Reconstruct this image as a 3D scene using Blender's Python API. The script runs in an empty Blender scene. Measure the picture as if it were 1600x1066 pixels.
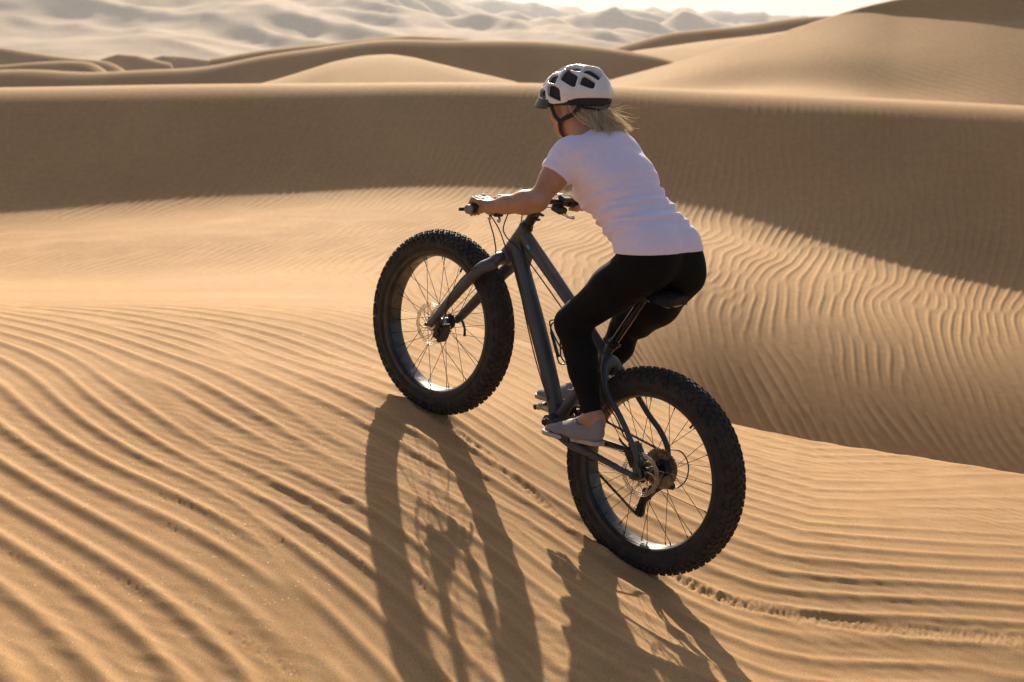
import bpy, bmesh, math, random
import numpy as np
from mathutils import Vector, Matrix
R = math.radians
C = bpy.context.scene.collection
S = bpy.context.scene

# ------------------------------------------------------------------ camera
CAMZ = 1.85
cam_data = bpy.data.cameras.new("camera")
cam = bpy.data.objects.new("camera", cam_data)
C.objects.link(cam)
cam.location = (0, 0, CAMZ)
cam.rotation_euler = (R(90 - 12.4194), 0, 0)
cam_data.sensor_width = 36.0
cam_data.lens = 36.0 * 2079.74 / 1600.0
cam_data.clip_start = 0.05
cam_data.clip_end = 40000
cam_data.dof.use_dof = True
cam_data.dof.focus_distance = 4.95
cam_data.dof.aperture_fstop = 4.0
S.camera = cam

# ------------------------------------------------------------------ world, sun, exposure
SUN_EL = R(26.0)
SUN_AZ = R(-3.2)            # measured from +Y towards +X
SUN_DIR = Vector((math.sin(SUN_AZ) * math.cos(SUN_EL), math.cos(SUN_AZ) * math.cos(SUN_EL), math.sin(SUN_EL)))
world = bpy.data.worlds.new("World")
S.world = world
world.use_nodes = True
wn = world.node_tree
bg = wn.nodes["Background"]
sky = wn.nodes.new("ShaderNodeTexSky")
sky.sky_type = 'NISHITA'
sky.sun_disc = False
sky.sun_elevation = SUN_EL
sky.sun_rotation = SUN_AZ
sky.altitude = 100
sky.air_density = 1.0
sky.dust_density = 3.0
sky.ozone_density = 1.0
wn.links.new(sky.outputs[0], bg.inputs[0])
bg.inputs[1].default_value = 0.06
sun_data = bpy.data.lights.new("sun", 'SUN')
sun_data.energy = 5.0
sun_data.angle = R(0.6)
sun_data.color = (1.0, 0.86, 0.66)
sun = bpy.data.objects.new("sun", sun_data)
C.objects.link(sun)
sun.rotation_euler = SUN_DIR.to_track_quat('Z', 'Y').to_euler()
S.view_settings.view_transform = 'Standard'
S.view_settings.look = 'None'
S.view_settings.exposure = 0.85
S.view_settings.gamma = 1.0
S.cycles.volume_bounces = 0
S.cycles.max_bounces = 6

# ------------------------------------------------------------------ helpers
def link(o, parent=None):
    C.objects.link(o)
    if parent is not None:
        o.parent = parent
    return o

def tag(o, label=None, cat=None, group=None, kind=None):
    if label: o["label"] = label
    if cat: o["category"] = cat
    if group: o["group"] = group
    if kind: o["kind"] = kind
    return o

def mesh_np(name, verts, faces, mat, parent=None, smooth=True):
    """verts (n,3), faces (m,4) or (m,3) numpy arrays"""
    me = bpy.data.meshes.new(name)
    verts = np.asarray(verts, np.float32); faces = np.asarray(faces, np.int32)
    me.vertices.add(len(verts)); me.vertices.foreach_set("co", verts.ravel())
    k = faces.shape[1]
    me.loops.add(faces.size); me.loops.foreach_set("vertex_index", faces.ravel())
    me.polygons.add(len(faces))
    me.polygons.foreach_set("loop_start", np.arange(0, faces.size, k, dtype=np.int32))
    me.polygons.foreach_set("loop_total", np.full(len(faces), k, np.int32))
    me.update(calc_edges=True)
    if smooth:
        me.polygons.foreach_set("use_smooth", np.ones(len(faces), bool))
    if mat: me.materials.append(mat)
    return link(bpy.data.objects.new(name, me), parent)

def grid_faces(nr, nc):
    i = np.arange(nr - 1)[:, None] * nc + np.arange(nc - 1)[None, :]
    return np.stack([i, i + 1, i + nc + 1, i + nc], -1).reshape(-1, 4)

def new_mat(name, color=(.5, .5, .5), rough=.6, metal=0.0, spec=0.5):
    m = bpy.data.materials.new(name); m.use_nodes = True
    b = m.node_tree.nodes["Principled BSDF"]
    b.inputs["Base Color"].default_value = (*color, 1)
    b.inputs["Roughness"].default_value = rough
    b.inputs["Metallic"].default_value = metal
    b.inputs["Specular IOR Level"].default_value = spec
    return m

def mat_noise(m, scale, c1, c2, bump=0.0, bscale=None, dist=0.002, detail=4, coord='Object', rough=None):
    """vary base colour and add a fine bump to a principled material"""
    nt = m.node_tree; N = nt.nodes; b = N["Principled BSDF"]
    tc = N.new("ShaderNodeTexCoord")
    n = N.new("ShaderNodeTexNoise"); n.inputs["Scale"].default_value = scale; n.inputs["Detail"].default_value = detail
    nt.links.new(tc.outputs[coord], n.inputs["Vector"])
    r = N.new("ShaderNodeValToRGB")
    r.color_ramp.elements[0].position = .32; r.color_ramp.elements[1].position = .68
    r.color_ramp.elements[0].color = (*c1, 1); r.color_ramp.elements[1].color = (*c2, 1)
    nt.links.new(n.outputs["Fac"], r.inputs[0]); nt.links.new(r.outputs[0], b.inputs["Base Color"])
    if bump:
        n2 = N.new("ShaderNodeTexNoise"); n2.inputs["Scale"].default_value = bscale or scale * 6; n2.inputs["Detail"].default_value = 3
        nt.links.new(tc.outputs[coord], n2.inputs["Vector"])
        bp = N.new("ShaderNodeBump"); bp.inputs["Strength"].default_value = bump; bp.inputs["Distance"].default_value = dist
        nt.links.new(n2.outputs["Fac"], bp.inputs["Height"]); nt.links.new(bp.outputs[0], b.inputs["Normal"])
    if rough:
        mr = N.new("ShaderNodeMapRange"); mr.inputs[3].default_value = rough[0]; mr.inputs[4].default_value = rough[1]
        nt.links.new(n.outputs["Fac"], mr.inputs[0]); nt.links.new(mr.outputs[0], b.inputs["Roughness"])
    return m
# ------------------------------------------------------------------ sand
def sand_mat(name, dark, light, grain=True, far=False):
    m = new_mat(name, light, .93, 0, .25)
    nt = m.node_tree; N = nt.nodes; Lk = nt.links; b = N["Principled BSDF"]
    tc = N.new("ShaderNodeTexCoord")
    n1 = N.new("ShaderNodeTexNoise"); n1.inputs["Scale"].default_value = .22 if not far else .01; n1.inputs["Detail"].default_value = 5
    n2 = N.new("ShaderNodeTexNoise"); n2.inputs["Scale"].default_value = 9 if not far else .3; n2.inputs["Detail"].default_value = 6
    for n in (n1, n2): Lk.new(tc.outputs["Object"], n.inputs["Vector"])
    mx = N.new("ShaderNodeMath"); mx.operation = 'MULTIPLY_ADD'; mx.inputs[1].default_value = .45
    Lk.new(n2.outputs["Fac"], mx.inputs[0]); 
    ml = N.new("ShaderNodeMath"); ml.operation = 'MULTIPLY'; ml.inputs[1].default_value = .55
    Lk.new(n1.outputs["Fac"], ml.inputs[0]); Lk.new(ml.outputs[0], mx.inputs[2])
    r = N.new("ShaderNodeValToRGB"); r.color_ramp.elements[0].position = .38; r.color_ramp.elements[1].position = .62
    r.color_ramp.elements[0].color = (*dark, 1); r.color_ramp.elements[1].color = (*light, 1)
    Lk.new(mx.outputs[0], r.inputs[0])
    if grain:
        g = N.new("ShaderNodeTexNoise"); g.inputs["Scale"].default_value = 420; g.inputs["Detail"].default_value = 2
        Lk.new(tc.outputs["Object"], g.inputs["Vector"])
        gr = N.new("ShaderNodeValToRGB"); gr.color_ramp.elements[0].position = .30; gr.color_ramp.elements[1].position = .66
        gr.color_ramp.elements[0].color = (.55, .53, .5, 1); gr.color_ramp.elements[1].color = (1.22, 1.22, 1.22, 1)
        Lk.new(g.outputs["Fac"], gr.inputs[0])
        mm = N.new("ShaderNodeMix"); mm.data_type = 'RGBA'; mm.blend_type = 'MULTIPLY'; mm.inputs[0].default_value = 1.0
        Lk.new(r.outputs[0], mm.inputs[6]); Lk.new(gr.outputs[0], mm.inputs[7])
        Lk.new(mm.outputs[2], b.inputs["Base Color"])
        g2 = N.new("ShaderNodeTexNoise"); g2.inputs["Scale"].default_value = 260; g2.inputs["Detail"].default_value = 4; g2.inputs["Roughness"].default_value = .75
        Lk.new(tc.outputs["Object"], g2.inputs["Vector"])
        bp = N.new("ShaderNodeBump"); bp.inputs["Strength"].default_value = .55; bp.inputs["Distance"].default_value = .0022
        Lk.new(g2.outputs["Fac"], bp.inputs["Height"])
        Lk.new(bp.outputs[0], b.inputs["Normal"])
        # a few glinting quartz grains
        v = N.new("ShaderNodeTexVoronoi"); v.inputs["Scale"].default_value = 330
        Lk.new(tc.outputs["Object"], v.inputs["Vector"])
        sp = N.new("ShaderNodeSeparateColor"); Lk.new(v.outputs["Color"], sp.inputs[0])
        gt = N.new("ShaderNodeMath"); gt.operation = 'GREATER_THAN'; gt.inputs[1].default_value = .9975
        Lk.new(sp.outputs[0], gt.inputs[0])
        rr = N.new("ShaderNodeMapRange"); rr.inputs[3].default_value = .93; rr.inputs[4].default_value = .42
        Lk.new(gt.outputs[0], rr.inputs[0]); Lk.new(rr.outputs[0], b.inputs["Roughness"])
    else:
        Lk.new(r.outputs[0], b.inputs["Base Color"])
    return m

SAND = sand_mat("sand", (.462, .261, .114), (.562, .339, .157))
SAND_FAR = sand_mat("sand_far", (.435, .252, .114), (.535, .333, .157), grain=False)
SAND_HILL = sand_mat("sand_hill", (.33, .215, .125), (.46, .315, .19), grain=False, far=True)

def softplus(x, k):
    x = x / k
    return k * np.where(x > 30, x, np.log1p(np.exp(np.minimum(x, 30))))
def sstep(a, b, x):
    t = np.clip((x - a) / (b - a), 0, 1); return t * t * (3 - 2 * t)
def smax(a, b, k):
    return b + softplus(a - b, k)

# thin-plate surface through surveyed heights of the dune the bicycle climbs
NEAR = [(-0.400, 5.390, -1.437), (0.390, 4.650, -1.830), (-1.269, 3.041, -1.536), (-0.689, 3.299, -1.666), (0.000, 3.548, -1.792), (0.829, 3.972, -2.006), (1.777, 4.257, -2.150), (-0.294, 4.394, -1.576), (0.602, 3.854, -1.890), (1.866, 4.502, -2.107), (-1.596, 3.938, -1.413), (-2.000, 5.042, -1.282), (-2.577, 6.584, -1.255), (-1.166, 4.653, -1.423), (-1.611, 6.563, -1.353), (-0.836, 7.773, -1.436), (-0.763, 6.184, -1.446), (1.212, 6.941, -1.961), (2.539, 6.304, -2.061), (1.286, 5.049, -1.947), (2.154, 5.285, -2.038), (0.968, 5.469, -1.904), (0.110, 7.417, -1.659), (-0.153, 6.157, -1.565)]
NEAR = np.array(NEAR)
def tps_fit(P, lam=.02):
    n = len(P); d = np.hypot(P[:, None, 0] - P[None, :, 0], P[:, None, 1] - P[None, :, 1])
    K = np.where(d > 0, d * d * np.log(d + 1e-12), 0) + lam * np.eye(n)
    A = np.zeros((n + 3, n + 3)); A[:n, :n] = K; A[:n, n] = 1; A[:n, n + 1:] = P[:, :2]; A[n:, :n] = A[:n, n:].T
    return np.linalg.solve(A, np.r_[P[:, 2], 0, 0, 0])
W_ = tps_fit(NEAR)
def tps(x, y):
    x = np.clip(x, -4.2, 4.2); y = np.clip(y, 1.2, 11)
    z = W_[-3] + W_[-2] * x + W_[-1] * y
    for (px, py, _), w in zip(NEAR, W_):
        d2 = (x - px) ** 2 + (y - py) ** 2
        z = z + w * .5 * d2 * np.log(d2 + 1e-12)
    return z

def vnoise(x, y, seed, n=14, lo=.6, hi=1.6):
    """smooth wandering field, unit-ish amplitude, wavelength about 1"""
    r = np.random.RandomState(seed); o = np.zeros_like(x)
    for _ in range(n):
        a = r.uniform(0, 2 * np.pi); k = 2 * np.pi * r.uniform(lo, hi); p = r.uniform(0, 2 * np.pi)
        o += np.sin(k * (np.cos(a) * x + np.sin(a) * y) + p)
    return o / math.sqrt(n / 2)

def ripples(x, y, ang, wav, seed, spread=.10, sang=.16, n=36, asym=.35):
    """wind ripples: narrow band of waves -> phase with natural forks; ang = direction (rad) across the crests"""
    r = np.random.RandomState(seed); z = np.zeros(x.shape, np.complex64)
    for _ in range(n):
        a = ang + r.normal(0, sang); k = 2 * np.pi / wav * (1 + r.normal(0, spread)); p = r.uniform(0, 2 * np.pi)
        z += np.exp(1j * (k * (np.cos(a) * x + np.sin(a) * y) + p)).astype(np.complex64)
    amp = np.abs(z) / math.sqrt(n); th = np.angle(z)
    h = np.cos(th + asym * np.sin(th)) + .18 * np.cos(2 * th)
    return h * np.clip(amp * 1.6, 0, 1) ** .7 * (.75 + .25 * np.clip(amp, 0, 1.5))

# crest of the great slip face: forward distance and height against a = x / y
A_T  = np.array([-.75, -.376, -.23, -.14, -.03, 0, .095, .19, .285, .38, .5, .75])
YC_T = np.array([30.0, 30.4, 31.7, 32.8, 32.8, 32.2, 30.9, 29.3, 28.0, 26.9, 26.0, 24.6])
F_T = np.array([-3.5, -3.36, -3.12, -3.02, -3.02, -3.05, -3.2, -3.45, -3.72, -4.05, -4.3, -4.6])
RC_T = np.array([.034, .0302, .0272, .0262, .0256, .0256, .0290, .0340, .0390, .0445, .050, .06])
FLOOR = -3.0
sl_s = np.array([-30, -6.1, -5.3, -4.5, -3.6, -2.6, -1.2, -.5, 0, .5, 1.6, 6, 14, 40, 4000])
sl_v = np.array([0, 0, .05, .19, .43, .61, .67, .60, .34, .06, -.05, -.09, -.05, -.012, -.0])
ss = np.r_[np.arange(-30, 40, .02), np.arange(40, 4000, 5.)]
_sl = np.interp(ss, sl_s, sl_v)
_pz = np.r_[0, np.cumsum((_sl[1:] + _sl[:-1]) / 2 * np.diff(ss))]
_pz -= np.interp(.55, ss, _pz)
_low = -_pz[0]

def height(x, y, full=True):
    ys = np.maximum(y, .5)
    a = np.clip(x / ys, -.75, .75)
    # --- valley floor and wall
    af = np.linspace(-.8, .8, 400)
    sm = lambda T: np.convolve(np.pad(np.interp(af, A_T, T), 20, mode='edge'), np.ones(41) / 41, mode='valid')
    yc = np.interp(a, af, sm(YC_T)); rc = np.interp(a, af, sm(RC_T))
    zc = -rc * yc
    s = y - yc + .12 * vnoise(x * .12, y * .0, 5)
    f0 = np.interp(a, af, sm(F_T)); fl = f0.copy()
    # bowl right of the near dune
    bw = sstep(.02, .20, a)
    fl = fl - bw * .58 * softplus(18.3 - y, 1.5) * sstep(2, 9, y)
    fl = fl + .05 * vnoise(x * .10, y * .10, 11) * sstep(40, 20, y)
    H = zc - f0
    p = np.interp(s, ss, _pz)
    k = np.where(p < 0, 0, 0)
    z2 = np.where(s < .55, zc + p * (H / _low), zc + p)
    z2 = np.where(s < .55, z2 + (fl - f0) * np.clip((zc - z2) / H, 0, 1), z2)
    z2 = z2 - .0045 * softplus(y - 90, 20)
    z2 = np.maximum(z2, -26) if full else z2
    # --- the dune being climbed
    z1 = tps(x, y)
    ye = np.interp(a, [-.6, -.376, -.106, .02, .17, .385, .6], [6.3, 6.3, 7.3, 7.3, 6.8, 6.3, 6.0])
    kk = np.interp(a, [-.4, -.1, .1, .2], [1.5, 1.1, .16, .10])
    dd = np.maximum(y - ye, 0)
    ds = np.sqrt(dd * dd + kk * kk) - kk
    z1 = z1 - np.interp(a, [-.4, 0, .2, .4], [.46, .50, .6, .6]) * ds - .05 * dd ** 2 * sstep(-.15, .1, a)
    wl = sstep(.06, -.12, a)
    zl = tps(a * ye, ye) - .166 * (y - ye)
    mixw = sstep(-1.2, 1.6, y - ye)
    z1l = tps(x, y) * (1 - mixw) + zl * mixw
    z1 = z1 * (1 - wl) + z1l * wl
    z1 = np.where(y > 12.5 + 9 * wl, -50, z1)
    z = smax(z1, z2, .08 + .12 * wl)
    wn = 1 / (1 + np.exp(-np.clip((z1 - z2) / .12, -30, 30)))     # 1 on near dune
    return z, wn, s, a

def bearing(x, y):
    return x / np.maximum(y + 3, .5)

def surface(x, y):
    z, wn, s, a = height(x, y)
    near = y < 72
    out = z.copy()
    xn, yn = x[near], y[near]
    # ripple fields live in gently warped coordinates so their crests curve
    wx = xn + .09 * vnoise(xn * .30, yn * .30, 21); wy = yn + .07 * vnoise(xn * .30, yn * .30, 22)
    # near dune: crest lines run about -45 deg at the left, level at the right
    # crests run parallel to one curve, so their spacing stays even: phase = signed distance to it
    xt = np.linspace(-7, 7, 141)
    tau = np.interp(xt, [-7, -2.4, -1.7, -1.2, .1, .45, .85, 1.3, 2.5, 7], [-.62, -.76, -.92, -1.03, -1.05, -.62, -.12, .12, .20, .2])
    yb_ = np.cumsum(tau) * .1; yb_ += 4.45 - np.interp(0, xt, yb_)
    kx = np.r_[-7, -5, -3.6, np.arange(-2.8, 2.4, .13), 2.6, 3.6, 5, 7]; ky = np.interp(kx, xt, yb_)
    D = np.full(wx.shape, 9.)
    for i in range(len(kx) - 1):
        dx_, dy_ = kx[i + 1] - kx[i], ky[i + 1] - ky[i]; L_ = math.hypot(dx_, dy_)
        tt = np.clip(((wx - kx[i]) * dx_ + (wy - ky[i]) * dy_) / L_ ** 2, 0, 1)
        ex = wx - kx[i] - tt * dx_; ey = wy - ky[i] - tt * dy_
        dd_ = np.hypot(ex, ey) * np.where(dx_ * ey - dy_ * ex >= 0, 1, -1)
        D = np.where(np.abs(dd_) < np.abs(D), dd_, D)
    Y = D * np.interp(wx, [-2.5, .2, 1.2], [.86, .90, 1.0]) + .22 * softplus(yn - 5.6, .4)
    D = ex = ey = dd_ = tt = None
    r1 = ripples(wx * .8, Y, R(90), .140, 31, .085, .085, 44, .5)
    fine = ripples(wx, wy, R(70), .052, 33, .12, .25, 24, .2)
    mod = .5 + .5 * vnoise(xn * .5, yn * .5, 35)
    amp1 = .0066 * np.interp(xn, [-1.5, -.2, .9, 1.6], [1.12, 1.0, .60, .50]) * np.interp(yn, [2, 4.5, 6, 7.2, 8.5], [1.1, 1.0, .72, .34, .25]) * np.clip(.8 + .22 * mod, .4, 1.4)
    # valley floor
    yt = np.linspace(0, 80, 801); qy = np.cumsum(np.interp(yt, [0, 11, 15, 18, 21, 28, 80], [-1.25, -1.2, -.85, .05, .34, .22, .2])) * .1
    fx = xn - np.interp(yn, yt, qy) + .16 * vnoise(xn * .09, yn * .09, 41) + .05 * vnoise(xn * .4, yn * .4, 42) + 0
    fy = yn + .4 * vnoise(xn * .09, yn * .09, 43)
    r2 = ripples(fx, fy, R(0), .175, 51, .07, .075, 40, .5)
    an = a[near]; sn = s[near]
    amp2 = .0078 * np.interp(an, [-.4, -.1, .05, .2, .4], [1.0, 1.0, 1.0, 1.1, 1.1]) * np.where(an > .1, np.interp(yn, [10, 15.5, 20], [.30, .42, 1]), 1)
    amp2 = amp2 * np.interp(sn, [-18, -6, -3.6, -2.0, 0, 1, 60], [1.15, 1.1, 1.0, .6, .12, .04, .15])
    w = wn[near]
    out[near] += w * (amp1 * r1 + .0009 * fine * mod) + (1 - w) * amp2 * r2
    # --- marks in the sand: tyre track, insect trails
    nb = near.copy(); nb[near] = (yn < 8) & (np.abs(xn) < 3.2)
    xb, yb = x[nb], y[nb]
    for P, width in TRACKS:
        P = np.array(P)
        best = np.full(xb.shape, 9.); along = np.zeros(xb.shape); acc = 0
        for i in range(len(P) - 1):
            d = P[i + 1] - P[i]; L = np.hypot(*d)
            t = np.clip(((xb - P[i, 0]) * d[0] + (yb - P[i, 1]) * d[1]) / L ** 2, 0, 1)
            dd = np.hypot(xb - P[i, 0] - t * d[0], yb - P[i, 1] - t * d[1])
            sg = np.sign((xb - P[i, 0]) * d[1] - (yb - P[i, 1]) * d[0])
            m = dd < np.abs(best); best = np.where(m, dd * sg, best); along = np.where(m, acc + t * L, along); acc += L
        u = best / width
        core = np.exp(-(u * 1.25) ** 6)
        cr = .0011 * vnoise(xb * 17, yb * 17, 61, 16) * (np.exp(-(u / 1.0) ** 4)) + .0017 * vnoise(xb * 42, yb * 42, 62, 18) * np.exp(-(u / .9) ** 4)
        lug = -.0026 * (np.cos(along * 2 * np.pi / .032 + 2.5 * np.abs(u)) > .1) * core * (.5 + .5 * np.clip(vnoise(xb * 3, yb * 3, 63), -1, 1))
        berm = .0035 * np.exp(-((np.abs(u) - 1.15) / .28) ** 2) * (.6 + .4 * vnoise(xb * 8, yb * 8, 64))
        fade = .55 + .45 * np.clip(vnoise(along * .9, along * 0, 66), -1, 1)
        out[nb] += (-.0032 * core + cr + lug + berm) * np.clip(fade, .5, 1)
    # sand pressed up beside the tyres where they carry the load
    for (cx_, cy_) in ((-.40, 5.39), (.39, 4.65)):
        hx, hy = -.73, .683
        lon = (xb - cx_) * hx + (yb - cy_) * hy; lat = -(xb - cx_) * hy + (yb - cy_) * hx
        out[nb] += (.014 * np.exp(-((np.abs(lat) - .068) / .026) ** 2) * np.exp(-(lon / .15) ** 2) + .010 * np.exp(-(lat / .06) ** 2) * np.exp(-((lon + .17) / .05) ** 2)) * (1 + .25 * vnoise(xb * 9, yb * 9, 67))
    rs = np.random.RandomState(7)
    for pts in TRAILS:
        pts = np.array(pts); seg = np.hypot(*np.diff(pts, axis=0).T); tot = seg.sum(); cum = np.r_[0, np.cumsum(seg)]
        q = 0.0; side = 1
        while q < tot:
            px = np.interp(q, cum, pts[:, 0]); py = np.interp(q, cum, pts[:, 1])
            j = min(np.searchsorted(cum, q + 1e-6) - 1, len(seg) - 1); d = (pts[j + 1] - pts[j]) / seg[j]
            px += -d[1] * .011 * side + rs.normal(0, .003); py += d[0] * .011 * side + rs.normal(0, .003)
            m = (np.abs(xb - px) < .03) & (np.abs(yb - py) < .03)
            if m.any():
                g = (xb[m] - px) ** 2 + (yb[m] - py) ** 2; rad = rs.uniform(.0045, .0065)
                idx = np.nonzero(nb.ravel())[0][m.ravel()]
                out.ravel()[idx] += -.0030 * np.exp(-g / rad ** 2) + .0006 * np.exp(-(np.sqrt(g) - rad * 1.7) ** 2 / (.004) ** 2)
            q += rs.uniform(.018, .036); side = -side
            if rs.rand() < .06: q += rs.uniform(.05, .15)
    return out

TRACKS = [([(0.568, 4.622), (0.654, 4.554), (0.765, 4.507), (0.927, 4.497), (1.159, 4.487), (1.391, 4.481), (1.629, 4.496), (1.963, 4.510)], 0.044), ([(-0.369, 5.291), (-0.260, 5.198), (-0.102, 5.059), (0.074, 4.874), (0.227, 4.712)], 0.032)]
TRAILS = [[(-1.478, 3.674), (-1.395, 3.691), (-1.307, 3.706), (-1.194, 3.640), (-1.091, 3.634), (-0.984, 3.609)], [(-0.933, 3.627), (-0.840, 3.537), (-0.759, 3.490), (-0.676, 3.422), (-0.560, 3.355)], [(-1.281, 4.228), (-1.153, 4.224), (-0.969, 4.154), (-0.831, 4.087), (-0.720, 4.040)], [(-1.1000, 4.015), (-0.525, 4.031), (-0.426, 3.963), (-0.325, 3.957), (-0.273, 3.935)], [(-1.820, 4.579), (-1.665, 4.491), (-1.539, 4.444)]]
rows = [2.2]
while rows[-1] < 72: rows.append(rows[-1] * 1.0027)
while rows[-1] < 12000: rows.append(rows[-1] * 1.02)
back = np.linspace(-26, 2.15, 26)
ry = np.r_[back, np.array(rows)]
ca = np.r_[np.linspace(-.85, -.365, 130)[:-1], np.linspace(-.365, .365, 1440), np.linspace(.365, .85, 130)[1:]]
wid = np.where(ry > 2.2, ry + 1.6, 3.8 + (2.2 - ry) * .8)
GX = wid[:, None] * ca[None, :]; GY = np.repeat(ry[:, None], len(ca), 1)
GZ = surface(GX, GY)
NEARGROUND = (GX, GY, GZ)
ground = mesh_np("sand_ground", np.stack([GX, GY, GZ + CAMZ], -1).reshape(-1, 3), grid_faces(*GX.shape), SAND)
tag(ground, "rippled golden sand ground of the near dune, valley and dark slip face", kind="structure")

# ------------------------------------------------------------------ farther dunes, each a solid ridge with its own distance
def dune(name, label, dist, crest, front, back_slope=.25, base=-6.0, curve=0.0, nz=.25, seed=1, mat=SAND_FAR, ncol=260, cap=1.2):
    """crest: (bearing x/y, rise z/y) survey of the crest line; front: list of (drop from crest in m, slope) describing the face towards -Y"""
    cu = np.array([c[0] for c in crest], float); cv = np.array([c[1] for c in crest], float)
    ax = np.linspace(cu[0], cu[-1], ncol)
    az = np.convolve(np.pad(np.interp(ax, cu, cv), 4, mode='edge'), np.ones(9) / 9, mode='valid')
    d = dist + curve * (ax * 10) ** 2 
    d = d * np.ones_like(ax)
    zc = az * d + .05 * vnoise(ax * 8.3, ax * 0, seed)
    xs = np.concatenate([-np.geomspace(.05, 60, 60)[::-1], [0], np.geomspace(.05, 60, 50)])
    fs = np.interp(np.linspace(0, 60, 1201), [f[0] for f in front], [f[1] for f in front])
    pf = np.r_[0, np.cumsum(fs[:-1] * .05)]
    ends = np.minimum(np.arange(ncol), np.arange(ncol)[::-1]) / (ncol - 1.0)
    zc = zc - 5 * (1 - sstep(0, .07, ends)) ** 2
    V = []
    for q in xs:
        if q < 0:
            drop = np.interp(-q, np.linspace(0, 60, 1201), pf)
            z = zc - drop
        else:
            z = zc - back_slope * softplus(np.array([q - cap]), cap * .5)[0] + back_slope * softplus(np.array([-cap]), cap * .5)[0]
        y = d + q
        x = ax * y
        z = z + nz * .1 * vnoise(x * .06, np.full_like(x, q * .06), seed + 3)
        V.append(np.stack([x, y, np.maximum(z, base) + CAMZ], -1))
    V = np.array(V)
    o = mesh_np(name, V.reshape(-1, 3), grid_faces(*V.shape[:2]), mat)
    return tag(o, label, kind="structure")

SLIP = [(0, .0), (.25, .10), (1.0, .42), (2.2, .60), (9, .62), (60, .62)]
GENTLE = [(0, .0), (2, .08), (6, .14), (60, .14)]
dune("sand_dune", "lit mound of sand before the dark slip face at centre left", 52,
     [(-0.2224, -0.0347), (-0.1889, -0.0258), (-0.1651, -0.0198), (-0.1318, -0.0110), (-0.1082, -0.0069), (-0.0884, -0.0050), (-0.0705, -0.0064), (-0.0471, -0.0115), (-0.0189, -0.0198), (0.0047, -0.0272), (0.0284, -0.0370)], [(0, 0), (1, .10), (3, .2), (8, .24), (60, .2)], seed=2, nz=.1)
dune("sand_dune", "broad dark slip face behind the wall crest, from left edge to centre", 78,
     [(-1.1000, -0.0170), (-0.4242, -0.0170), (-0.3771, -0.0175), (-0.3158, -0.0166), (-0.2591, -0.0147), (-0.2118, -0.0115), (-0.1740, -0.0069), (-0.1409, -0.0009), (-0.1126, 0.0041), (-0.0844, 0.0069), (-0.0469, 0.0069), (0.0000, 0.0050), (0.0469, 0.0018), (0.0846, -0.0023), (0.1223, -0.0087), (0.1508, -0.0170), (0.1890, -0.0277)],
     SLIP, seed=3, cap=3)
dune("sand_dune", "low dark dune shoulder behind the broad slip face", 108,
     [(-0.2353, -0.0097), (-0.2069, -0.0055), (-0.1785, -0.0009), (-0.1502, 0.0028), (-0.1125, 0.0064), (-0.0750, 0.0082), (-0.0375, 0.0069), (0.0094, 0.0000)], SLIP, seed=4)
dune("sand_dune", "small dark dune ridge at the far left", 120, [(-1.1000, -0.0170), (-0.4052, -0.0152), (-0.3768, -0.0133), (-0.3483, -0.0101), (-0.3199, -0.0087), (-0.2919, -0.0115), (-0.2639, -0.0170)], SLIP, seed=5)
dune("sand_dune", "distant dark ridge line at the left edge", 170, [(-1.1000, 0.0069), (-0.4036, 0.0032), (-0.3757, 0.0000), (-0.3478, -0.0041), (-0.3198, -0.0069), (-0.2824, -0.0101), (-0.2543, -0.0133)], SLIP, seed=6)
dune("sand_dune", "tiny distant ridge between the left dunes", 200, [(-0.3058, -0.0092), (-0.2891, -0.0041), (-0.2750, -0.0050), (-0.2588, -0.0092), (-0.2472, -0.0120)], SLIP, seed=7)
dune("sand_dune", "tiny distant crest right of the left dunes", 240, [(-0.2729, -0.0092), (-0.2562, -0.0050), (-0.2398, -0.0060), (-0.2211, -0.0087), (-0.1977, -0.0101)], SLIP, seed=8)
dune("sand_dune", "dark dune flank rising behind the big right dune", 120,
     [(0.0471, -0.0092), (0.0751, 0.0005), (0.1125, 0.0092), (0.1451, 0.0137), (0.1870, 0.0192), (0.2150, 0.0219), (0.2383, 0.0233), (0.2710, 0.0233), (0.3272, 0.0205), (0.4211, 0.0160)], SLIP, seed=9, cap=2)
dune("sand_dune", "lit saddle between the dark flank and the big right dune", 95,
     [(0.0612, -0.0115), (0.0893, -0.0023), (0.1221, 0.0014), (0.1548, 0.0060), (0.1967, 0.0123), (0.2340, 0.0160), (0.2807, 0.0169)], [(0, 0), (2, .12), (8, .2), (60, .2)], seed=10)

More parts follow.
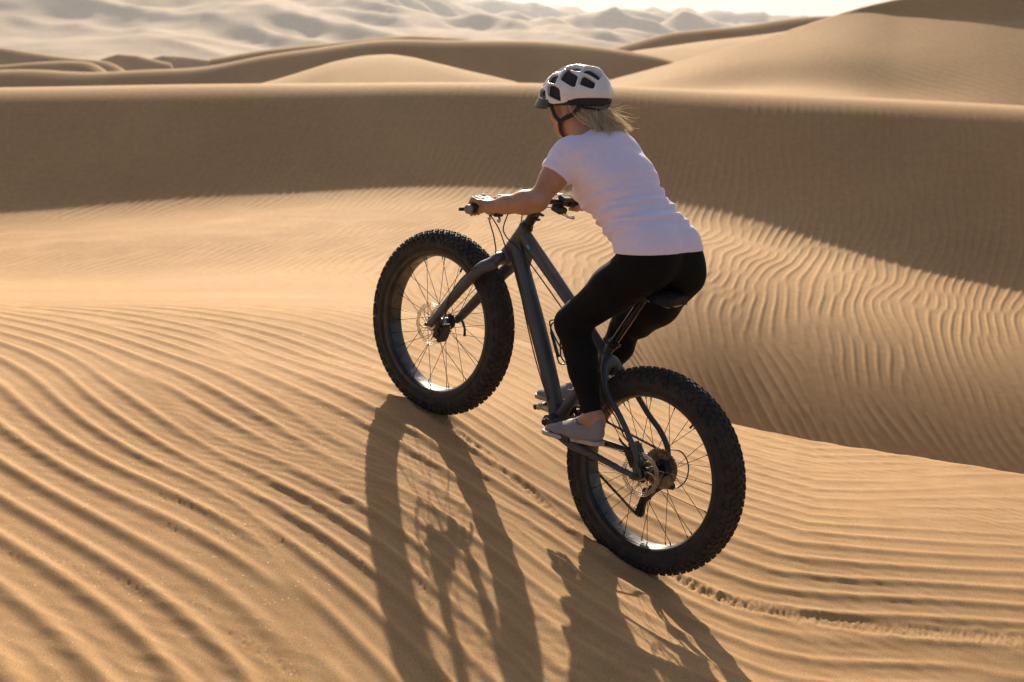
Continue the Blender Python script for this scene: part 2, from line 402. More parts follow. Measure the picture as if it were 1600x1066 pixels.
# the big dune at the right: gentle lit apron below a steep shaded top
def big_dune():
    ax = np.linspace(.0490, .8000, 520)
    az = np.interp(ax, [0.0284, 0.0614, 0.0896, 0.1223, 0.1550, 0.1875, 0.2106, 0.2336, 0.2566, 0.2796, 0.3071, 0.3437, 0.3803, 0.4623, 0.5987, 0.7805],
                   [-0.0347, -0.0258, -0.0184, -0.0097, -0.0005, 0.0078, 0.0155, 0.0228, 0.0296, 0.0346, 0.0414, 0.0494, 0.0557, 0.0700, 0.0877, 0.1009])
    az = np.convolve(np.pad(az, 8, mode='edge'), np.ones(17) / 17, mode='valid')
    U = 800 + ax * 2125        # running index along the ridge
    dc = np.interp(U, [900, 1400, 1700, 2500], [50, 48, 46, 44])
    zc = az * dc
    D = np.r_[np.linspace(34.5, 42, 130), np.linspace(42.1, 56, 130), np.linspace(57, 100, 20)]
    sm_ = lambda T: np.convolve(np.pad(T, 30, mode='edge'), np.hanning(61) / np.hanning(61).sum(), mode='valid')
    FD = sm_(np.interp(U, [900, 1200, 1330, 1430, 1600, 2500], [.1, .1, .1, 1.5, 3.1, 5.2])); FZ = sm_(np.interp(U, [900, 1200, 1330, 1430, 1600, 2500], [.02, .03, .03, .88, 1.9, 3.2]))
    V = []
    for d in D:
        # apron rises gently from the wall crest, then a slip face whose foot climbs to the left
        foot = dc - FD
        zf = zc - FZ
        z0 = -np.interp(U, [800, 1000, 1200, 1400, 1600, 2500], [.0256, .029, .034, .039, .0445, .06]) * 34.5 - 1.0
        t = np.clip((d - 34.5) / (foot - 34.5), 0, 1)
        zap = z0 + (zf - z0) * (t ** 1.25)
        up = sstep(0, 1, (d - foot) / np.maximum(dc - foot, .2))
        z = np.where(d <= foot, zap, zf + (zc - zf) * up)
        z = np.where(d > dc, zc - .22 * softplus(d - dc, 1.5) + .22 * 1.5 * math.log(2), z)
        x = ax * d
        # a soft hollow crossing the apron
        hol = np.exp(-((d - 41.5 - 3 * np.tanh((1300 - U) / 200)) / 1.8) ** 2) * sstep(950, 1150, U) * sstep(1600, 1350, U)
        z = z - .30 * hol
        xx = x * np.cos(.5) + d * np.sin(.5)
        z = z + .0035 * np.sin(xx * 2 * np.pi / .27 + 1.2 * vnoise(x * .2, np.full_like(x, d * .2), 77)) * sstep(1050, 1500, U) * (d < foot)
        V.append(np.stack([x, np.full_like(x, d), z + CAMZ], -1))
    V = np.array(V)
    o = mesh_np("sand_dune", V.reshape(-1, 3), grid_faces(*V.shape[:2]), SAND_FAR)
    tag(o, "big lit sand dune rising to the upper right corner", kind="structure")
big_dune()

# far hills of sand fading in the haze
def hills():
    A = np.linspace(-1.083, 1.083, 620)      # bearing x/y
    D = np.geomspace(520, 5200, 330)
    X = A[None, :] * D[:, None]; Y = np.repeat(D[:, None], len(A), 1)
    # envelope: skyline against bearing
    rise = np.interp(A, [-1.0832, -0.5416, -0.3939, -0.2462, -0.0985, -0.0197, 0.0148, 0.0492, 0.0886, 0.1280, 0.1674, 0.2462, 0.3939, 1.0832],
                     [0.0827, 0.0851, 0.0827, 0.0644, 0.0375, 0.0173, 0.0154, 0.0125, 0.0125, 0.0106, 0.0077, 0.0029, 0.0010, 0.0106])
    ang = np.convolve(np.pad(rise, 6, mode='edge'), np.ones(13) / 13, mode='valid')
    peak = ang * 3000
    ramp = sstep(520, 3200, Y) ** .9
    z = -24 + (peak[None, :] + 18) * ramp * np.where(Y > 3200, np.exp(-((Y - 3200) / 1400) ** 2), 1)
    n = 0; amp = 1.0; sc = 1 / 620.; rot = .5
    for o in range(5):
        nx = X * sc * .8 * np.cos(rot) + Y * sc * np.sin(rot); ny = -X * sc * np.sin(rot) + Y * sc * np.cos(rot)
        w = vnoise(nx, ny, 90 + o, 10, .5, 1.3)
        n = n + amp * (1.05 - np.sqrt(np.clip(w, -2, 2) ** 2 + .025) * 1.1); amp *= .44; sc *= 2.0; rot += .9
    rel = sstep(560, 1500, Y)
    z = z + n * 40 * rel * np.interp(A, [-.39, .05], [1.15, .92])[None, :] * np.clip(.5 + ramp, 0, 1)
    z = np.maximum(z, -27) 
    o = mesh_np("hills", np.stack([X, Y, z + CAMZ], -1).reshape(-1, 3), grid_faces(*X.shape), SAND_HILL)
    tag(o, "pale hazy sand hills along the horizon", kind="structure")
hills()

# dusty desert air
hm = bpy.data.materials.new("haze"); hm.use_nodes = True
hm.node_tree.nodes.clear()
ho = hm.node_tree.nodes.new("ShaderNodeOutputMaterial"); hv = hm.node_tree.nodes.new("ShaderNodeVolumePrincipled")
hv.inputs["Color"].default_value = (.80, .82, .88, 1); hv.inputs["Density"].default_value = .00026; hv.inputs["Anisotropy"].default_value = .25
hm.node_tree.links.new(hv.outputs[0], ho.inputs["Volume"])
bmh = bmesh.new(); bmesh.ops.create_cube(bmh, size=1.0)
bmesh.ops.scale(bmh, vec=(26000, 26000, 400), verts=bmh.verts); bmesh.ops.translate(bmh, vec=(0, 6000, 200 - 40), verts=bmh.verts)
meh = bpy.data.meshes.new("haze"); bmh.to_mesh(meh); bmh.free(); meh.materials.append(hm)
tag(link(bpy.data.objects.new("haze", meh)), "pale dusty haze filling the desert air", kind="stuff")
# ------------------------------------------------------------------ bicycle, in its own frame: x forward, y left, z up, origin at the rear hub
BIKE = Matrix.Translation((.50564, 4.58331, -1.48877 + CAMZ)) @ Matrix((
    (-0.68734138, -0.66310953, 0.29639092, 0), (0.64173487, -0.7455519, -0.17980187, 0), (0.34020315, 0.06661912, 0.93798918, 0), (0, 0, 0, 1)))
WB = 1.1566

def tube_mesh(pts, rad, nseg=14, sub=0, caps=True, flat=None):
    """swept tube through pts; rad scalar, list, or list of (across, along); returns verts, faces(list)"""
    P = [np.array(p, float) for p in pts]
    n = len(P)
    rr = [rad] * n if np.isscalar(rad) else list(rad)
    if sub:
        # Catmull-Rom refinement
        Q = []; Rr = []
        for i in range(n - 1):
            p0 = P[max(i - 1, 0)]; p1 = P[i]; p2 = P[i + 1]; p3 = P[min(i + 2, n - 1)]
            for k in range(sub):
                t = k / sub
                Q.append(.5 * ((2 * p1) + (-p0 + p2) * t + (2 * p0 - 5 * p1 + 4 * p2 - p3) * t * t + (-p0 + 3 * p1 - 3 * p2 + p3) * t ** 3))
                a, b = np.atleast_1d(rr[i]), np.atleast_1d(rr[i + 1]); Rr.append(a + (b - a) * t)
        Q.append(P[-1]); Rr.append(np.atleast_1d(rr[-1])); P, rr = Q, Rr
        n = len(P)
    V = []; F = []
    up = None
    for i in range(n):
        t = P[min(i + 1, n - 1)] - P[max(i - 1, 0)]; t = t / (np.linalg.norm(t) + 1e-12)
        if up is None:
            up = np.array([0, 1., 0]) if abs(t[1]) < .9 else np.array([1., 0, 0])
        up = up - t * (up @ t); up /= np.linalg.norm(up) + 1e-12
        side = np.cross(t, up)
        r = np.atleast_1d(rr[i]); ra = r[0]; rb = r[-1]
        for k in range(nseg):
            a = 2 * math.pi * k / nseg
            V.append(P[i] + up * ra * math.cos(a) + side * rb * math.sin(a))
    for i in range(n - 1):
        for k in range(nseg):
            k2 = (k + 1) % nseg
            F.append((i * nseg + k, i * nseg + k2, (i + 1) * nseg + k2, (i + 1) * nseg + k))
    if caps:
        F.append(tuple(range(nseg))[::-1]); F.append(tuple((n - 1) * nseg + k for k in range(nseg)))
    return V, F

class MB:
    def __init__(s): s.v = []; s.f = []; s.flat = set()
    def add(s, V, F):
        o = len(s.v); s.v += [tuple(map(float, p)) for p in V]; s.f += [tuple(i + o for i in f) for f in F]; return s
    def tube(s, pts, r, nseg=14, sub=0, caps=True): return s.add(*tube_mesh(pts, r, nseg, sub, caps))
    def box(s, c, d, rot=None, taper=1.0):
        M = rot or Matrix.Identity(3); V = []
        for x in (-.5, .5):
            for y in (-.5, .5):
                for z in (-.5, .5):
                    k = taper if z > 0 else 1
                    V.append(Vector(c) + M @ Vector((x * d[0] * k, y * d[1] * k, z * d[2])))
        return s.add(V, [(0, 1, 3, 2), (4, 6, 7, 5), (0, 4, 5, 1), (2, 3, 7, 6), (0, 2, 6, 4), (1, 5, 7, 3)])
    def lathe(s, prof, n=48, c=(0, 0, 0), axis='y', closed=True):
        """prof: list of (radius, offset along axis)"""
        V = []; m = len(prof)
        for i in range(n):
            a = 2 * math.pi * i / n
            for r, y in prof:
                p = (r * math.cos(a), y, r * math.sin(a))
                if axis == 'z': p = (p[0], p[2], p[1])
                if axis == 'x': p = (p[1], p[0], p[2])
                V.append((p[0] + c[0], p[1] + c[1], p[2] + c[2]))
        F = []
        for i in range(n):
            j = (i + 1) % n
            for k in range(m if closed else m - 1):
                k2 = (k + 1) % m
                F.append((i * m + k, i * m + k2, j * m + k2, j * m + k))
        return s.add(V, F)
    def build(s, name, mat, parent=None, smooth=True, xf=None, bevel=0.0, autos=35):
        me = bpy.data.meshes.new(name)
        v = s.v if xf is None else [tuple(xf @ Vector(p)) for p in s.v]
        me.from_pydata(v, [], s.f); 
        bm = bmesh.new(); bm.from_mesh(me); bmesh.ops.recalc_face_normals(bm, faces=bm.faces)
        if bevel:
            es = [e for e in bm.edges if len(e.link_faces) == 2 and e.calc_face_angle() > R(40)]
            bmesh.ops.bevel(bm, geom=es, offset=bevel, segments=1, affect='EDGES', clamp_overlap=True)
        bm.to_mesh(me); bm.free()
        if smooth:
            me.polygons.foreach_set("use_smooth", [True] * len(me.polygons))
            me.set_sharp_from_angle(angle=R(autos))
        if mat: me.materials.append(mat)
        return link(bpy.data.objects.new(name, me), parent)

# materials
M_FRAME = mat_noise(new_mat("frame_paint", (.06, .066, .078), .42, .25), 14, (.052, .056, .066), (.075, .082, .096), .05, 300, .0004, rough=(.34, .52))
M_TYRE = mat_noise(new_mat("tyre_rubber", (.016, .016, .016), .8), 22, (.012, .0118, .0115), (.040, .033, .025), .25, 160, .0008)
M_BLACK = mat_noise(new_mat("black_alloy", (.014, .014, .015), .38, .35), 40, (.010, .010, .011), (.022, .022, .023), rough=(.28, .5))
M_PLASTIC = mat_noise(new_mat("black_plastic", (.015, .015, .016), .5), 50, (.012, .012, .013), (.024, .024, .025), .1, 300, .0003)
M_RUBBER = mat_noise(new_mat("grip_rubber", (.02, .02, .02), .8), 60, (.014, .014, .014), (.03, .029, .027), .3, 500, .0006)
M_STEEL = mat_noise(new_mat("brushed_steel", (.50, .47, .43), .32, 1.0), 60, (.36, .33, .30), (.60, .56, .52), rough=(.22, .42))
M_SPOKE = new_mat("spoke_steel", (.045, .042, .04), .4, .6)
M_RIM = mat_noise(new_mat("rim_alloy", (.04, .04, .044), .4, .6), 20, (.03, .03, .033), (.06, .06, .064), rough=(.26, .42))
M_RIMIN = mat_noise(new_mat("rim_inner_alloy", (.065, .065, .07), .36, .8), 20, (.05, .05, .055), (.09, .09, .095), rough=(.24, .4))
M_TAPE = new_mat("rim_tape", (.05, .05, .055), .5)
M_CASS = mat_noise(new_mat("cassette_steel", (.22, .20, .175), .38, .95), 70, (.13, .12, .105), (.30, .275, .24), rough=(.28, .5))
M_CHAIN = mat_noise(new_mat("chain_steel", (.12, .11, .10), .45, .9), 80, (.07, .065, .06), (.18, .16, .15))
M_CABLE = new_mat("cable_rubber", (.010, .010, .010), .45)
M_BLUE = new_mat("blue_decal", (.06, .30, .62), .4)
M_SADDLE = mat_noise(new_mat("saddle_vinyl", (.010, .010, .011), .7, 0, .3), 50, (.008, .008, .009), (.014, .014, .015), .15, 400, .0004)
M_GREYCAP = new_mat("grip_cap", (.20, .19, .175), .55)

bike = bpy.data.objects.new("fat_bike", None)
link(bike)
BASE = Vector((.578, 0, -.375))
bike.matrix_world = BIKE @ Matrix.Translation(BASE)
tag(bike, "dark grey fat tyre bicycle climbing the rippled dune under the cyclist", "bicycle")
OFF = Matrix.Translation(-BASE)      # parts are written in hub coordinates
def bpart(mb, name, mat, parent=None, **k):
    return mb.build(name, mat, parent or bike, xf=OFF if (parent is None or parent is bike) else k.pop('xf', None) or OFF, **k)

# ---- wheel: hub shell (part) > tyre, rim, spokes, disc ...
RT, WT, RRIM, HW = .379, .058, .284, .0436
def make_wheel(rear, cx, steer=0.0, spin=0.0):
    hub = MB()
    hwid = .085 if rear else .068
    hub.lathe([(.0, -hwid), (.010, -hwid), (.012, -hwid + .012), (.030, -hwid + .014), (.032, -hwid + .019), (.019, -hwid + .03), (.017, 0), (.019, hwid - .03), (.032, hwid - .019), (.030, hwid - .014), (.012, hwid - .012), (.010, hwid), (0, hwid)], 36, closed=False)
    w = hub.build("wheel", M_BLACK, bike)
    w.location = Vector((cx, 0, 0)) - BASE
    w.rotation_euler = (0, -spin, 0)
    # carcass
    t = MB(); rc = RT - WT
    wc = WT - .005
    prof = []
    for k in range(33):
        a = R(-148) + R(296) * k / 32
        r = rc + wc * math.cos(a) ; y = wc * math.sin(a)
        prof.append((max(r, RRIM - .004), y))
    t.lathe(prof, 128, closed=False)
    # raised moulded rings on the side walls
    for sg in (-1, 1):
        t.lathe([(rc - .018, sg * (wc - .0015)), (rc - .016, sg * (wc + .0012)), (rc - .013, sg * (wc + .0012)), (rc - .011, sg * (wc - .0012))], 96, closed=False)
    # tread knobs
    rnd = random.Random(3)
    def knob(a, th, la, lw, h):
        # a angle round the wheel, th angle across the section
        cr, sr = math.cos(th), math.sin(th)
        rr = rc + (wc - .002) * cr
        out = Vector((math.cos(a) * cr, sr, math.sin(a) * cr))
        cen = Vector((math.cos(a) * rr, (wc - .002) * sr, math.sin(a) * rr)) + out * h / 2
        tang = Vector((-math.sin(a), 0, math.cos(a)))
        lat = out.cross(tang)
        M = Matrix((tang, lat, out)).transposed()
        t.box(cen, (la, lw, h), M, taper=.82)
    N = 76
    for i in range(N):
        a = 2 * math.pi * i / N
        st = math.pi / N
        for th, dl, la, lw, h in [(0, 0, .018, .0125, .0085), (R(19), .5, .016, .013, .0085), (R(-19), .5, .016, .013, .0085),
                                  (R(38), 0, .017, .012, .0088), (R(-38), 0, .017, .012, .0088),
                                  (R(58), .5, .019, .014, .0095), (R(-58), .5, .019, .014, .0095),
                                  (R(76), 0 if i % 2 else .3, .014, .011, .0065), (R(-76), 0 if i % 2 else .3, .014, .011, .0065)]:
            knob(a + 2 * st * dl + (.0 if i % 2 else .006), th, la * (.92 + .16 * rnd.random()), lw, h)
    ty = t.build("tyre", M_TYRE, w)
    # rim: deep flat channel seen from inside, hooked edges
    r = MB()
    r.lathe([(RRIM + .010, -HW - .002), (RRIM - .001, -HW - .001), (RRIM - .006, -HW + .004), (RRIM - .009, -HW + .014), (RRIM - .011, 0), (RRIM - .009, HW - .014), (RRIM - .006, HW - .004), (RRIM - .001, HW + .001), (RRIM + .010, HW + .002), (RRIM + .004, 0)], 120)
    rim = r.build("rim", M_RIM, w)
    pl = MB()
    pl.lathe([(RRIM - .0105, -HW + .016), (RRIM - .0125, -.010), (RRIM - .0125, .010), (RRIM - .0105, HW - .016), (RRIM - .009, 0)], 120)
    pl.build("rim_well", M_RIMIN, w)
    # weight-saving cutouts, rounds and crosses alternating, backed by dark tape
    for i in range(32):
        c = MB()
        a = 2 * math.pi * (i + .5) / 32
        ca, sa = math.cos(a), math.sin(a)
        tang = Vector((-sa, 0, ca)); lat = Vector((0, 1, 0)); out = Vector((ca, 0, sa))
        cen = out * (RRIM - .0128)
        if i % 4 != 3:
            n = 20; V = []; 
            for k in range(n):
                q = 2 * math.pi * k / n
                V.append(cen + tang * .0165 * math.cos(q) + lat * .0165 * math.sin(q))
            for k in range(n):
                q = 2 * math.pi * k / n
                V.append(cen + out * .003 + tang * .0165 * math.cos(q) + lat * .0165 * math.sin(q))
            c.add(V, [tuple(range(n))] + [(k, (k + 1) % n, n + (k + 1) % n, n + k) for k in range(n)])
        else:
            for sg in (-1, 1):
                d = (tang + lat * sg).normalized(); e = (tang - lat * sg).normalized()
                M = Matrix((d, e, out)).transposed()
                c.box(cen + out * (.0012 + sg * .0002), (.036, .006, .003), M)
        c.build("rim_cutout", M_TAPE, w)
    # spokes
    fl = hwid - .019
    for i in range(32):
        s = MB()
        side = 1 if i % 2 else -1
        a = 2 * math.pi * i / 32
        lead = 1 if (i // 2) % 2 else -1
        a0 = a + lead * R(62)
        p0 = Vector((.0285 * math.cos(a0), side * (fl + .002 * lead), .0285 * math.sin(a0)))
        p1 = Vector(((RRIM - .024) * math.cos(a), side * .020, (RRIM - .024) * math.sin(a)))
        p2 = Vector(((RRIM - .012) * math.cos(a), side * .021, (RRIM - .012) * math.sin(a)))
        s.tube([p0, p1], .00115, 6); s.tube([p1, p2], .0024, 6)
        s.build("spoke", M_SPOKE, w)
    # valve
    v = MB(); a = R(97)
    u = Vector((math.cos(a), 0, math.sin(a)))
    v.tube([u * (RRIM - .012), u * (RRIM - .045)], .003, 8); v.tube([u * (RRIM - .024), u * (RRIM - .046)], .0042, 8)
    v.build("valve", M_BLACK, w)
    # brake disc: drilled ring on a swept spider
    rd = .086 if not rear else .080
    yb = hwid - .012
    d = MB(); nh = 48; half = .0009
    for ring, (ra, rb) in enumerate([(rd - .0155, rd - .0125), (rd - .0075, rd - .0055), (rd - .0015, rd)]):
        V = []; 
        for i in range(96):
            a = 2 * math.pi * i / 96; wv = .0012 * math.sin(a * 12) if ring == 2 else 0
            for (rr, yy) in [(ra, -half), (rb + wv, -half), (rb + wv, half), (ra, half)]:
                V.append((rr * math.cos(a), yb + yy, rr * math.sin(a)))
        d.add(V, [(i * 4 + k, i * 4 + (k + 1) % 4, ((i + 1) % 96) * 4 + (k + 1) % 4, ((i + 1) % 96) * 4 + k) for i in range(96) for k in range(4)])
    for i in range(nh):
        a = 2 * math.pi * i / nh
        for (ra, rb, tw) in [(rd - .013, rd - .0065, .05), (rd - .0065, rd - .0008, -.05)]:
            p = Vector((ra * math.cos(a), yb, ra * math.sin(a))); q = Vector((rb * math.cos(a + tw), yb, rb * math.sin(a + tw)))
            d.tube([p, q], .0013, 4, caps=False)
    for i in range(6):
        a = 2 * math.pi * i / 6
        pts = [Vector((rr * math.cos(a + k), yb, rr * math.sin(a + k))) for rr, k in [(.020, 0), (.036, .12), (.055, .38), (rd - .0145, .62)]]
        d.tube(pts, [(.0009, .0045), (.0009, .0032), (.0009, .0026), (.0009, .0035)], 6, 3)
        pts = [Vector((rr * math.cos(a + k), yb, rr * math.sin(a + k))) for rr, k in [(.036, .12), (.052, .02), (rd - .0145, -.10)]]
        d.tube(pts, (.0009), 6, 3)
    d.lathe([(.016, yb - .003), (.024, yb - .003), (.024, yb + .003), (.016, yb + .003)], 30)
    d.build("brake_disc", M_STEEL, w)
    if rear:
        # cassette on the right side
        k = MB()
        for j, nt_ in enumerate([14, 16, 18, 21, 24, 28, 32, 36, 40]):
            rad_ = nt_ * .00186; y0 = -hwid + .004 + j * .0042
            V = []; n = nt_ * 4
            for yy in (y0 - .0010, y0 + .0010):
                for i in range(n):
                    a = 2 * math.pi * i / n
                    rr = rad_ + (.0025 if i % 4 in (0, 1) else -.0015)
                    V.append((rr * math.cos(a), yy, rr * math.sin(a)))
            nn = n
            inner = len(V); ri = max(rad_ - .011, .014)
            for yy in (y0 - .0010, y0 + .0010):
                for i in range(n):
                    a = 2 * math.pi * i / n; V.append((ri * math.cos(a), yy, ri * math.sin(a)))
            F = []
            for i in range(n):
                i2 = (i + 1) % n
                F += [(i, i2, n + i2, n + i), (i, i2, inner + i2, inner + i), (n + i, n + i2, inner + n + i2, inner + n + i), (inner + i, inner + i2, inner + n + i2, inner + n + i)]
            k.add(V, F)
        for i in range(5):
            a = 2 * math.pi * i / 5
            k.tube([Vector((.015 * math.cos(a), -hwid + .02, .015 * math.sin(a))), Vector((.066 * math.cos(a + .5), -hwid + .037, .066 * math.sin(a + .5)))], .003, 6)
        k.build("cassette", M_CASS, w)
    return w
wheel_r = make_wheel(True, 0.0, spin=.2)
wheel_f = make_wheel(False, WB, spin=-.05)

# ---- frame
f = MB()
HT, HBt = Vector((.894, 0, .552)), Vector((.936, 0, .412))
f.tube([HT, HT.lerp(HBt, .15), HT.lerp(HBt, .5), HT.lerp(HBt, .85), HBt], [.029, .0265, .0285, .031, .0335], 24, 2)
BB = Vector((.458, 0, -.051))
f.tube([(.915, 0, .475), (.86, 0, .405), (.70, 0, .235), (.54, 0, .055), (.475, 0, -.035)], [(.026, .030), (.029, .034), (.033, .0335), (.033, .031), (.034, .026)], 20, 4)
f.tube([(.905, 0, .525), (.84, 0, .497), (.70, 0, .438), (.54, 0, .368), (.42, 0, .315), (.362, 0, .286)], [(.024, .030), (.025, .028), (.026, .025), (.024, .023), (.021, .020), (.019, .018)], 20, 4)
f.tube([BB + Vector((0, 0, .01)), (.415, 0, .10), (.372, 0, .245), (.345, 0, .335)], [(.030, .024), (.021, .021), (.0185, .0185), (.0185, .0185)], 20, 4)
f.tube([BB + Vector((0, -.062, 0)), BB + Vector((0, .062, 0))], .026, 24)
# gusset between top and down tube
f.tube([(.855, 0, .485), (.845, 0, .41)], [(.004, .035), (.004, .03)], 8)
frame = bpart(f, "frame", M_FRAME)
for sg, pts in ((1, [(.352, .006, .285), (.325, .038, .262), (.285, .062, .228), (.248, .074, .195), (.16, .086, .154), (.084, .090, .104), (.029, .090, .051), (.004, .088, -.004)]),
                (-1, [(.352, -.006, .285), (.325, -.038, .262), (.285, -.062, .228), (.219, -.082, .178), (.147, -.090, .134), (.081, -.094, .104), (.025, -.094, .060), (.002, -.092, .0)])):
    m = MB(); m.tube(pts, [.013, .0125, .0115, .0105, .0105, .0105, .0105, .011], 14, 4); bpart(m, "seat_stay", M_FRAME)
    m = MB(); m.tube([(.452, sg * .035, -.058), (.395, sg * .058, -.070), (.308, sg * .070, -.068), (.208, sg * .082, -.042), (.118, sg * .090, -.026), (.015, sg * .090, -.010)],
                     [(.012, .018), (.010, .018), (.010, .016), (.0105, .013), (.0105, .0115), (.010, .012)], 14, 4)
    bpart(m, "chain_stay", M_FRAME)
    m = MB(); m.tube([(.03, sg * .090, .030), (.0, sg * .090, .0), (.03, sg * .090, -.018)], [(.0045, .014), (.005, .020), (.0045, .013)], 12, 3)
    bpart(m, "dropout", M_FRAME)
# seat stay bridge, an arch over the tyre
m = MB(); m.tube([(.300, .050, .232), (.318, .025, .268), (.322, 0, .276), (.318, -.025, .268), (.300, -.050, .232)], [(.018, .008), (.020, .009), (.022, .010), (.020, .009), (.018, .008)], 12, 4)
bpart(m, "stay_bridge", M_FRAME)
# blue badge on the top tube
m = MB(); m.tube([(.842, .0258, .498), (.826, .0268, .492)], [(.0012, .007), (.0012, .005)], 8); bpart(m, "badge", M_BLUE)

# ---- fork
hd = (HBt - HT).normalized()
m = MB()
m.tube([HBt + hd * .001, HBt + hd * .030], [.032, .029], 24)
cr = HBt + hd * .022
m.tube([cr + Vector((-.004, .070, -.012)), cr + Vector((0, .045, .004)), cr + Vector((.0, 0, .006)), cr + Vector((0, -.045, .004)), cr + Vector((-.004, -.070, -.012))], [(.022, .024), (.026, .025), (.028, .026), (.026, .025), (.022, .024)], 18, 4)
fork = bpart(m, "fork", M_FRAME)
for sg in (1, -1):
    m = MB()
    m.tube([cr + Vector((0, sg * .050, .000)), cr + Vector((.006, sg * .074, -.022)), (.975, sg * .087, .338), (1.021, sg * .088, .258), (1.084, sg * .083, .132), (1.128, sg * .079, .040), (1.150, sg * .077, .004)],
           [(.022, .024), (.0225, .026), (.0215, .027), (.020, .025), (.0175, .021), (.0145, .018), (.010, .014)], 18, 4)
    m.build("fork_leg", M_FRAME, fork, xf=OFF)
m = MB(); m.tube([(WB, .090, 0), (WB, -.104, 0)], .0075, 16)
m.tube([(WB, -.094, .0), (WB - .012, -.100, .012), (WB - .04, -.104, -.012), (WB - .055, -.104, -.045)], [.006, .006, .005, .006], 8, 3)
m.build("axle_lever", M_BLACK, fork, xf=OFF)
m = MB(); m.tube([(0, .100, 0), (0, -.104, 0)], .0075, 16)
bpart(m, "rear_axle", M_BLACK)

# ---- calipers
def caliper(c, ang, sc=1.0):
    m = MB(); rot = Matrix.Rotation(ang, 3, 'Y') * 1.0
    if sc != 1.0: rot = Matrix([[v * sc for v in r] for r in rot])
    for y in (-.017, .017): m.box(Vector(c) + Vector((0, y, 0)), (.036, .018, .058), rot)
    m.box(Vector(c) + rot @ Vector((-.012, 0, 0)), (.014, .036, .060), rot)
    for zz in (-.033, .033):
        m.tube([Vector(c) + rot @ Vector((-.010, .022, zz)), Vector(c) + rot @ Vector((-.010, -.02, zz))], .0075, 10)
    m.tube([Vector(c) + Vector((0, .026, 0)), Vector(c) + Vector((0, .036, 0))], .014, 16)
    m.tube([Vector(c) + Vector((0, -.026, 0)), Vector(c) + Vector((0, -.040, 0))], .013, 16)
    m.tube([Vector(c) + rot @ Vector((-.005, .024, .02)), Vector(c) + rot @ Vector((.003, .034, .045)), Vector(c) + rot @ Vector((.01, .03, .06))], .0045, 8, 2)
    return bpart(m, "brake_caliper", M_BLACK, bevel=.0015)
caliper((1.086, .062, .000), R(0))
caliper((.050, .066, .048), R(50), 1.25)
# caliper mount on the fork leg
m = MB(); m.tube([(1.118, .078, .055), (1.098, .074, .020), (1.105, .074, -.028)], [(.005, .016), (.006, .018), (.005, .012)], 10, 3); m.build("caliper_mount", M_FRAME, fork, xf=OFF)

# ---- headset, stem, bar
sd = (HT - HBt).normalized()
m = MB(); m.tube([HT + sd * .001, HT + sd * .013], [.027, .024], 24); m.tube([HT + sd * .013, HT + sd * .040], .0195, 20)
bpart(m, "headset", M_BLACK)
m = MB()
st = HT + sd * .058
m.tube([st - sd * .020, st + sd * .022], .0205, 20)
m.tube([st, Vector((.900, 0, .630)), Vector((.925, 0, .642))], [.019, .018, .019], 16)
m.tube([Vector((.925, -.024, .642)), Vector((.925, .024, .642))], .0225, 20)
for y in (-.014, .014): m.tube([st + Vector((-.024, y, .010)), st + Vector((-.024, y * 1.9, .010))], .005, 8)
m.tube([st + sd * .022, st + sd * .027], [.018, .012], 20)
for z in (-.01, .012): m.tube([st + Vector((-.020, -.018, z)), st + Vector((-.020, .018, z))], .0052, 10)
stem = bpart(m, "stem", M_BLACK, bevel=.001)
BARP = lambda y: Vector((.925 - .205 * max(abs(y) - .06, 0) ** 1.15, y, .642 + .003 * min(abs(y) / .14, 1)))
m = MB(); m.tube([BARP(y) for y in np.linspace(-.385, .385, 31)], [.0158 if abs(y) < .05 else .0112 for y in np.linspace(-.385, .385, 31)], 14)
bar = bpart(m, "handlebar", M_BLACK)
